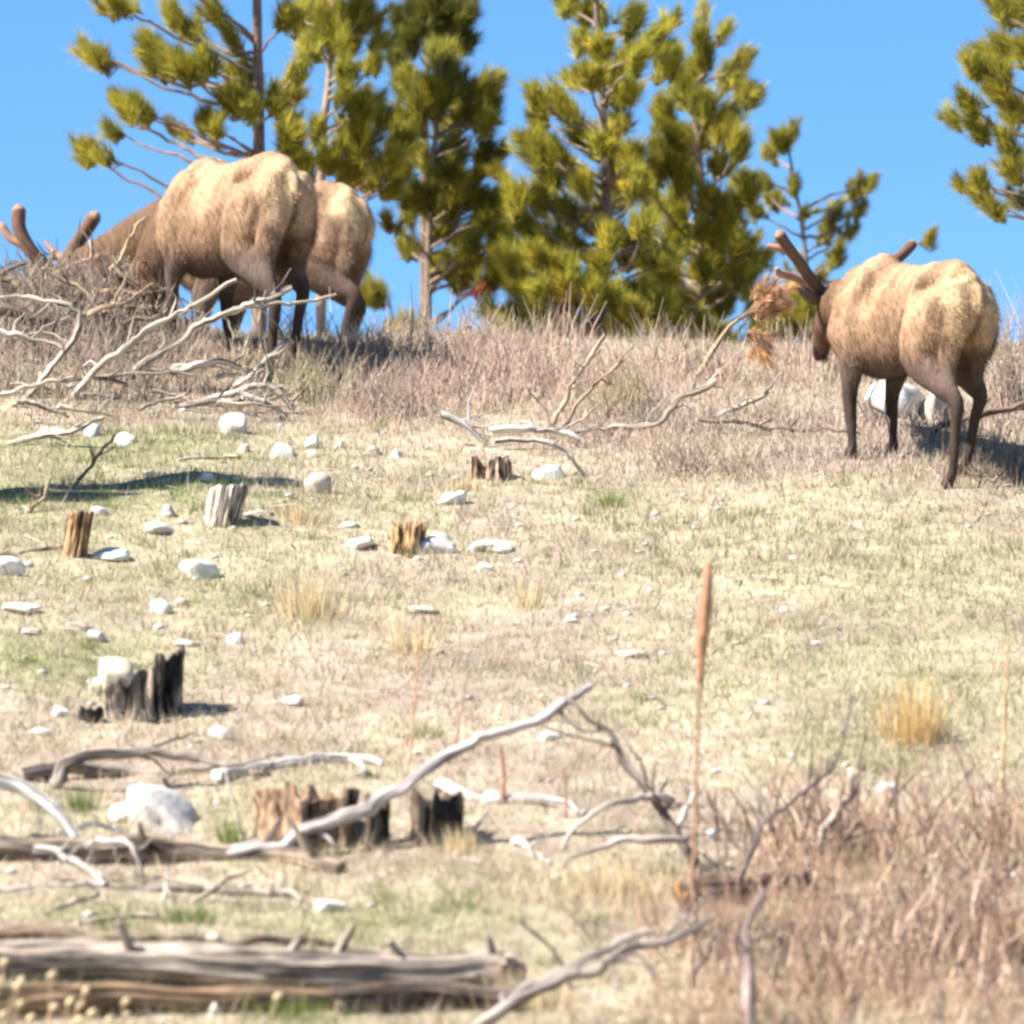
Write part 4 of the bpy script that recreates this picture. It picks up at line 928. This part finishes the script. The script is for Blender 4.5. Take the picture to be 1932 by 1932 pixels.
limb('fallen_branch', 'thin crooked grey branch above the broken-ended log', 'branch', [(1390, 1700, 0), (1425, 1580, 0), (1452, 1545, 0), (1500, 1510, 0), (1555, 1462, 0), (1580, 1420, 0), (1606, 1318, 0)], 6, 2.5, (.32, .26, .23), BRN, twigs=[([(1452, 1545, 0), (1440, 1505, 0), (1405, 1470, 0)], 4), ([(1425, 1580, 0), (1432, 1520, 0), (1438, 1480, 0)], 3)], base=gp(1390, 1705).y, sides=8)

# the crooked pile below the left elk
YL = gp(200, 760).y
def pile(lab, pts, r, c=(.56, .47, .36), r1=None, base=None, twigs=()):
    limb('fallen_branch', lab, 'branch', [(p[0], p[1], (p[2] if len(p) > 2 else 0)) for p in pts], r, r1 or r*.65, c, 'crooked dead branches below the left elk', base=base or YL, sides=8, twigs=twigs)
pile('branch bending over at the far left like a bow', [(28, 792), (78, 722), (125, 660), (152, 602), (141, 582), (78, 566), (-20, 560)], 7, twigs=[([(100, 572), (112, 600), (98, 625)], 5), ([(125, 660), (100, 648), (60, 640)], 4)])
pile('upper of two long branches slanting across the grazing elk', [(81, 797), (125, 760), (187, 697), (259, 638), (312, 610), (380, 570), (442, 530)], 8, r1=4.5, twigs=[([(360, 583), (366, 560), (372, 540)], 3), ([(187, 697), (172, 680), (158, 690)], 4, (.75, .7, .62)), ([(300, 617), (310, 640), (300, 660)], 4)])
pile('lower of two long branches slanting across the grazing elk', [(244, 713), (297, 669), (369, 619), (444, 585), (500, 562), (545, 545)], 7, r1=4.5, twigs=[([(420, 597), (470, 582), (520, 575), (600, 565), (635, 555)], 5), ([(369, 619), (378, 600), (385, 588)], 3), ([(420, 596), (432, 610), (440, 640)], 3)], base=YL+.5)
pile('arched pale branch right of the slanting pair', [(325, 700), (375, 694), (422, 685), (447, 688), (458, 700), (470, 714)], 7, (.66, .57, .44), base=gp(400, 740).y)
pile('straight pale branch rising to the hind legs of the elk', [(444, 730), (487, 694), (525, 656), (548, 646)], 8, (.66, .56, .43), base=gp(440, 745).y)
pile('pale branch lying level under the arched one', [(331, 762), (391, 753), (469, 731), (528, 731)], 7.5, (.64, .55, .44), base=gp(390, 775).y)
pile('grey branch lying just below the level pale one', [(344, 768), (400, 758), (466, 747)], 7, (.5, .42, .34), base=gp(390, 780).y)
pile('pale branch dropping to the right end of the pile', [(462, 747), (500, 765), (535, 783)], 7.5, (.66, .57, .45), base=gp(530, 792).y)
pile('short crossing branch at the right end of the pile', [(512, 728), (530, 745), (549, 770)], 6, (.6, .5, .4), base=gp(545, 780).y, twigs=[([(547, 766), (560, 748), (582, 730)], 4, (.4, .3, .22))])
pile('short pale log end at the left edge', [(0, 628), (35, 634), (70, 645)], 7, (.6, .52, .4), base=gp(35, 690).y)
pile('thin fallen branch at the foot of the bow', [(25, 725), (70, 730), (105, 738)], 4.5, (.58, .5, .38), base=gp(60, 745).y)
pile('dark thick log in the brush at the far left', [(-60, 592), (20, 596), (85, 602)], 14, (.16, .12, .09), base=gp(35, 690).y+.6)
pile('pale stub above the thin fallen branch', [(170, 592), (190, 582), (217, 571)], 6.5, (.62, .48, .3), base=gp(180, 680).y)
pile('thin branch reaching up in front of the stretched neck', [(66, 552), (82, 528), (142, 495), (170, 486), (171, 458)], 4.5, (.5, .38, .25), base=51.2)
pile('thin diagonal branch in front of the elk shoulder', [(173, 566), (195, 530), (219, 500), (242, 455), (274, 412)], 4.5, (.58, .45, .26), base=51.0)
pile('long pale stick lying left of the upright white stone', [(17, 838), (70, 828), (125, 816), (190, 790)], 6, (.6, .52, .41), base=gp(80, 840).y)
pile('thin dark stick leaning up to a white stone', [(142, 915), (180, 868), (214, 826)], 3.5, (.2, .15, .12), base=gp(142, 917).y)
for j in range(16):
    u = 20+rs.rand()*520; v = 690+rs.rand()*95; a = (rs.rand()-.5)*1.2; ln = 25+50*rs.rand()
    limb('stick', 'short pale stick in the litter of the crooked branch pile', 'stick', [(u-ln*math.cos(a), v+ln*math.sin(a)*.5, 0), (u, v-3, 0), (u+ln*math.cos(a), v-ln*math.sin(a)*.5, 0)], 3.5+2*rs.rand(), 2.5, tuple(np.array((.55, .46, .35))*(.6+.6*rs.rand())), 'litter sticks in the pile', base=gp(u, min(v+ln*.5+4, 800)).y-.1, sides=7)

for j in range(56):                                         # the tangle behind, rising to the skyline
    u = -20+rs.rand()*300; v = 640-rs.rand()**1.3*130-.25*max(0, u-60)*.2; a = rs.rand()*math.pi; ln = 30+60*rs.rand()
    yb = 50.0+rs.rand()*2.0
    q = [(u-ln*math.cos(a), v+ln*math.sin(a)*.6, 0), (u+rs.randn()*6, v+rs.randn()*6, .05), (u+ln*math.cos(a), v-ln*math.sin(a)*.6, .1)]
    limb('dead_branch', 'grey-brown dead branch tangled in the heap against the sky on the left', 'branch', q, 5+5*rs.rand(), 3, tuple(np.array((.36, .26, .17))*(.5+.8*rs.rand())), 'tangled heap of dead branches', base=yb, sides=7, sprigs=2, wob=1.4)
# bleached branches in the centre below the brush
def mid(lab, pts, r, c=(.66, .58, .49), base=None, r1=None, twigs=()):
    limb('fallen_branch', lab, 'branch', [(p[0], p[1], 0) for p in pts], r, r1 or r*.6, c, 'bleached branches under the ridge brush', base=base, sides=9, twigs=twigs)
mid('white bough slanting down above the rotten stump', [(838, 783), (875, 806), (912, 832)], 7, (.72, .66, .58), base=gp(900, 845).y, r1=5)
mid('level white bough above the rotten stump', [(930, 812), (999, 813), (1048, 811), (1080, 822), (1105, 840)], 7.5, (.70, .63, .54), base=gp(1000, 850).y, twigs=[([(1010, 815), (1000, 800), (980, 795)], 4)])
mid('lower bleached bough bending down to the flat white stone', [(935, 832), (985, 834), (1038, 836), (1073, 860), (1105, 897)], 5.5, (.66, .58, .49), base=gp(1105, 900).y)
mid('left of two sticks leaning out of the bleached boughs', [(1043, 800), (1065, 760), (1088, 717), (1115, 675), (1139, 636)], 5.5, (.50, .37, .25), base=gp(1045, 812).y, twigs=[([(1088, 717), (1090, 700), (1086, 690)], 4, (.7, .6, .5)), ([(1038, 786), (1010, 750), (994, 731)], 2.5)])
mid('right of two sticks leaning out of the bleached boughs', [(1062, 818), (1078, 785), (1095, 761), (1137, 712), (1173, 681)], 4.6, (.42, .30, .21), base=gp(1062, 822).y)
mid('curved pale limb right of the leaning sticks', [(1140, 812), (1190, 806), (1241, 796), (1265, 776), (1283, 751), (1315, 734), (1347, 721)], 6.5, (.66, .55, .41), base=gp(1180, 826).y, r1=6)
mid('short pale limb right of the curved one', [(1350, 787), (1404, 761), (1446, 743)], 5.5, (.58, .49, .38), base=gp(1350, 800).y)
mid('long thin dark branch lying level before the right elk', [(1322, 792), (1395, 796), (1440, 806), (1493, 811), (1560, 810), (1618, 816)], 3.8, (.24, .175, .135), base=gp(1470, 822).y, twigs=[([(1493, 811), (1508, 840)], 2.5), ([(1430, 804), (1460, 790)], 2.5)])
mid('dark brown fallen branch behind the hind legs of the right elk', [(1735, 822), (1800, 800), (1870, 782), (1950, 756)], 8, (.20, .13, .09), base=gp(1800, 835).y+.2, twigs=[([(1840, 790), (1850, 765), (1870, 750)], 4)])
mid('thin stick between the front legs of the right elk', [(1690, 838), (1675, 790), (1640, 760), (1655, 724)], 2.6, (.35, .26, .2), base=47.2)
# dead pine limb with rusty needles
o = limb('dead_pine_limb', 'bent dead pine limb carrying rusty needles in front of the broad pine', 'branch', [(1322, 706, 0), (1335, 675, 0), (1352, 648, 0), (1372, 618, 0), (1396, 597, 0), (1432, 574, 0)], 7, 3, (.58, .43, .27), base=gp(1320, 725).y+.25, sides=9, twigs=[([(1396, 597, 0), (1410, 612, 0), (1425, 632, 0)], 3), ([(1340, 668, 0), (1332, 655, 0), (1330, 648, 0)], 4)])
ob = np.array(o.location); yb = ob[1]; k = px(yb)
for (u, v, rx, ry, n_) in ((1442, 578, 40, 34, 26), (1424, 640, 24, 24, 14)):
    c = np.array(rp(u, v, yb))
    e = c+np.clip(rs.randn(n_, 3), -1.3, 1.3)*np.array([rx*k, .12, ry*k])*.5
    ax = np.stack([rs.randn(n_)*.35+.55, rs.randn(n_)*.4, rs.randn(n_)*.35+.35*(1 if v < 600 else -1)], 1)
    db = MB(); tufts(db, e-ob, ax, np.full(n_, .15), np.array([.50, .35, .23]), 60, .3)
    db.build('dead_needles', M_needle, o, smooth=False)

# ------------------------------------------------------------------ stalks, tall grass, seed heads
p = gp(1305, 1840); k = px(p.y)
root = empty('mullein_stalk', p); tag(root, 'tall rust-brown mullein spike right of centre', 'dried plant')
S_ = [rp(u, v, p.y) for (u, v) in ((1305, 1845), (1308, 1700), (1311, 1520), (1316, 1380), (1320, 1280))]
mb = MB(); tube(mb, [q-p for q in S_], np.array([4.5, 4.2, 3.8, 3.6, 3.6])*k, 8, (.36, .22, .135), step=.03, lump=.15, seed=2, wob=.9); mb.build('stem', M_bark, root)
S_ = [rp(u, v, p.y) for (u, v) in ((1320, 1290), (1325, 1220), (1331, 1150), (1337, 1090), (1340, 1062))]
mb = MB(); tube(mb, [q-p for q in S_], np.array([5, 8.5, 9.5, 8.5, 4])*k, 18, (.36, .185, .105), step=.008, lump=.55, seed=5, wob=.35); mb.build('seed_spike', M_bark, root)
for lab, pts, r, c in [('thin reddish stem in the straw left of the long pale branch', [(772, 1445), (782, 1330), (797, 1168)], 2.6, (.46, .26, .16)), ('second thin stem leaning above the long pale branch', [(858, 1410), (868, 1350), (882, 1270)], 2.6, (.42, .28, .2)),
                    ('short red-brown stalk behind the white-topped log', [(952, 1515), (949, 1460), (945, 1412)], 4.2, (.38, .18, .12)), ('thin brown stalk left of the forked dead branch', [(1068, 1545), (1067, 1490), (1064, 1450)], 3, (.40, .24, .17)), ('tall straw stem at the right edge', [(1892, 1500), (1896, 1350), (1901, 1215)], 4, (.55, .38, .2)),
                    ('tall white stem beside the wide ridged stump', [(456, 1592), (436, 1500), (420, 1436)], 2.8, (.68, .62, .5)), ('thin straw stem before the end of the big log', [(938, 1905), (942, 1800), (948, 1700)], 2.6, (.55, .38, .24)), ('thin straw stem rising from the rusty brush', [(1500, 1700), (1508, 1600), (1500, 1500)], 2.4, (.5, .36, .22))]:
    y0 = gp(pts[0][0], pts[0][1]).y
    limb('dry_stem', lab, 'dried plant', [(a, b, 0) for a, b in pts], r, r*.55, c, 'dry flower stems', base=y0, sides=6, mat=M_bark)
# pale seed heads on thin stems at the lower left
for (u, v) in [(98, 1839), (30, 1863), (7, 1816), (37, 1895), (102, 1900), (132, 1890), (162, 1870), (152, 1896), (173, 1911), (58, 1921), (237, 1890), (237, 1917), (3, 1850), (5, 1914), (149, 1924), (40, 1850), (205, 1925), (524, 1880)]:
    q = rp(u, v, 32.2+rs.rand()*.5); k = px(q.y)
    f = Vector((q.x+rs.randn()*.03-.05, q.y+rs.randn()*.05, 0)); f.z = float(ground(f.x, f.y))-.01
    root = empty('seed_stalk', f); tag(root, 'thin stalk with a pale oval seed head in the lower left corner', 'dried plant', 'pale seed heads at the lower left')
    mb = MB(); tube(mb, [Vector((0, 0, 0)), (q-f)*.5+Vector((-.015, 0, .01)), q-f], [.006, .005, .0045], 5, (.40, .30, .17), step=.05, lump=.05); mb.build('stem', M_twig, root)
    mb = MB(); ax = Vector((.5+rs.randn()*.15, rs.randn()*.2, .45)).normalized(); c = q-f
    tube(mb, [c-ax*11*k, c-ax*6*k, c, c+ax*6*k, c+ax*11*k], np.array([1.5, 5.5, 7, 5, 1.5])*k, 9, (.56, .44, .26), step=.008, lump=.12, seed=int(u)); mb.build('seed_head', M_twig, root)

# fallen needles, bits of twig and bark in the turf
mb = MB(); n = 2600; x, y = turf(n, 31.5, 52)
kp = rs.rand(n) < .25+.9*sstep(.4, .65, fbm(x*.9, y*.7, 101)); x, y = x[kp], y[kp]
for xx, yy in zip(x, y):
    a = rs.rand()*math.pi; ln = .02+.07*rs.rand()**2; r_ = .0022+.003*rs.rand()
    d = np.array([math.cos(a)*ln, math.sin(a)*ln, (rs.rand()-.3)*ln*.5]); c = np.array([xx, yy, float(ground(xx, yy))+.012+.015*rs.rand()])
    sd = np.array([-math.sin(a), math.cos(a), 0])*r_; up_ = np.array([0, 0, r_])
    V = np.array([c-d-sd, c-d+up_, c-d+sd, c+d-sd, c+d+up_, c+d+sd])
    mb.add(V, quads=[[0, 1, 4, 3], [1, 2, 5, 4], [2, 0, 3, 5]], col=np.array([(.62, .53, .42), (.25, .18, .13), (.40, .30, .2)][rs.randint(3)])*(.7+.5*rs.rand()))
tag(mb.build('litter', M_twig, smooth=False), 'small bits of twig and bark strewn through the turf', 'litter', kind='stuff')
# bunches of tall grass
mb = MB(); n = 2600; x, y = turf(n, 31.5, 52.5)
kp = rs.rand(n) < .2+1.0*sstep(.42, .62, fbm(x*.7, y*.6, 111)); x, y = x[kp], y[kp]
_, g, d = tint(x, y)
m = 26; X = np.repeat(x, m)+rs.randn(len(x)*m)*.035; Y = np.repeat(y, m)+rs.randn(len(x)*m)*.035
cc = np.where((rs.rand(len(x)) < .12+.8*g)[:, None], np.array([.20, .24, .075]), np.array([.62, .51, .36])*(.6+.5*rs.rand(len(x), 1)))
hh = np.repeat(.05+.09*rs.rand(len(x))**2, m)*(.4+.7*rs.rand(len(X)))
blades(np.stack([X, Y, ground(X, Y)-.005], 1), hh, .004+.003*rs.rand(len(X)), np.stack([(X-np.repeat(x, m))*8, (Y-np.repeat(y, m))*8], 1)+rs.randn(len(X), 2)*.25, np.repeat(cc, m, 0)*(.7+.5*rs.rand(len(X), 1)), mb)
tag(mb.build('grass_clumps', M_grass, smooth=False), 'small uneven clumps of straw and green grass over the slope', 'grass', kind='stuff')
def bunch(label, u, v, w, h, n, col, name='grass_tuft'):
    p = gp(u, v); k = px(p.y); mb = MB()
    x = rs.randn(n)*w*k*.28; y = rs.randn(n)*w*k*.28
    z = ground(p.x+x, p.y+y)-p.z-.01
    blades(np.stack([x, y, z], 1), h*k*(.45+.6*rs.rand(n)), .005+.004*rs.rand(n), np.stack([x/(w*k)*.5, y/(w*k)*.5], 1)+rs.randn(n, 2)*.14, np.array(col)*(.7+.6*rs.rand(n, 1)), mb)
    o = mb.build(name, M_grass, smooth=False); o.location = p
    tag(o, label, 'grass tuft', 'tufts of taller grass', 'stuff')
ST = (.66, .53, .31); GN = (.17, .23, .06)
for row in [('tall pale straw tuft in mid slope below the pale slab', 585, 1165, 95, 110, 220, ST), ('pale straw tuft right of the tall mid slope one', 775, 1235, 70, 90, 140, ST), ('thin straw tuft below the long low slab', 1000, 1150, 60, 80, 70, ST), ('golden straw tuft on the right slope', 1720, 1400, 100, 150, 260, (.62, .44, .20)),
            ('fresh green tuft beside the white stem', 440, 1590, 60, 70, 120, GN), ('green tuft behind the curving white branch', 150, 1530, 60, 60, 120, GN), ('low bright green clump below the flat white stone', 1150, 950, 80, 26, 160, GN), ('green tuft before the thin pale log', 360, 1740, 90, 50, 150, GN), ('green grass tuft at the left end of the bottom edge', 560, 1925, 160, 55, 260, GN), ('straw tuft around the rotten stump', 880, 925, 60, 34, 120, ST), ('straw tuft left of the weathered stone heap', 560, 985, 90, 40, 160, ST), ('wispy straw tuft by the broad charred stump', 870, 1605, 80, 60, 140, ST), ('straw tuft at the foot of the ridged stump', 600, 1625, 160, 45, 200, ST), ('straw tuft under the forked dead branch', 1160, 1690, 260, 70, 420, ST), ('tall straw tuft under the end of the big log', 990, 1900, 140, 80, 260, ST)]:
    bunch(*row)
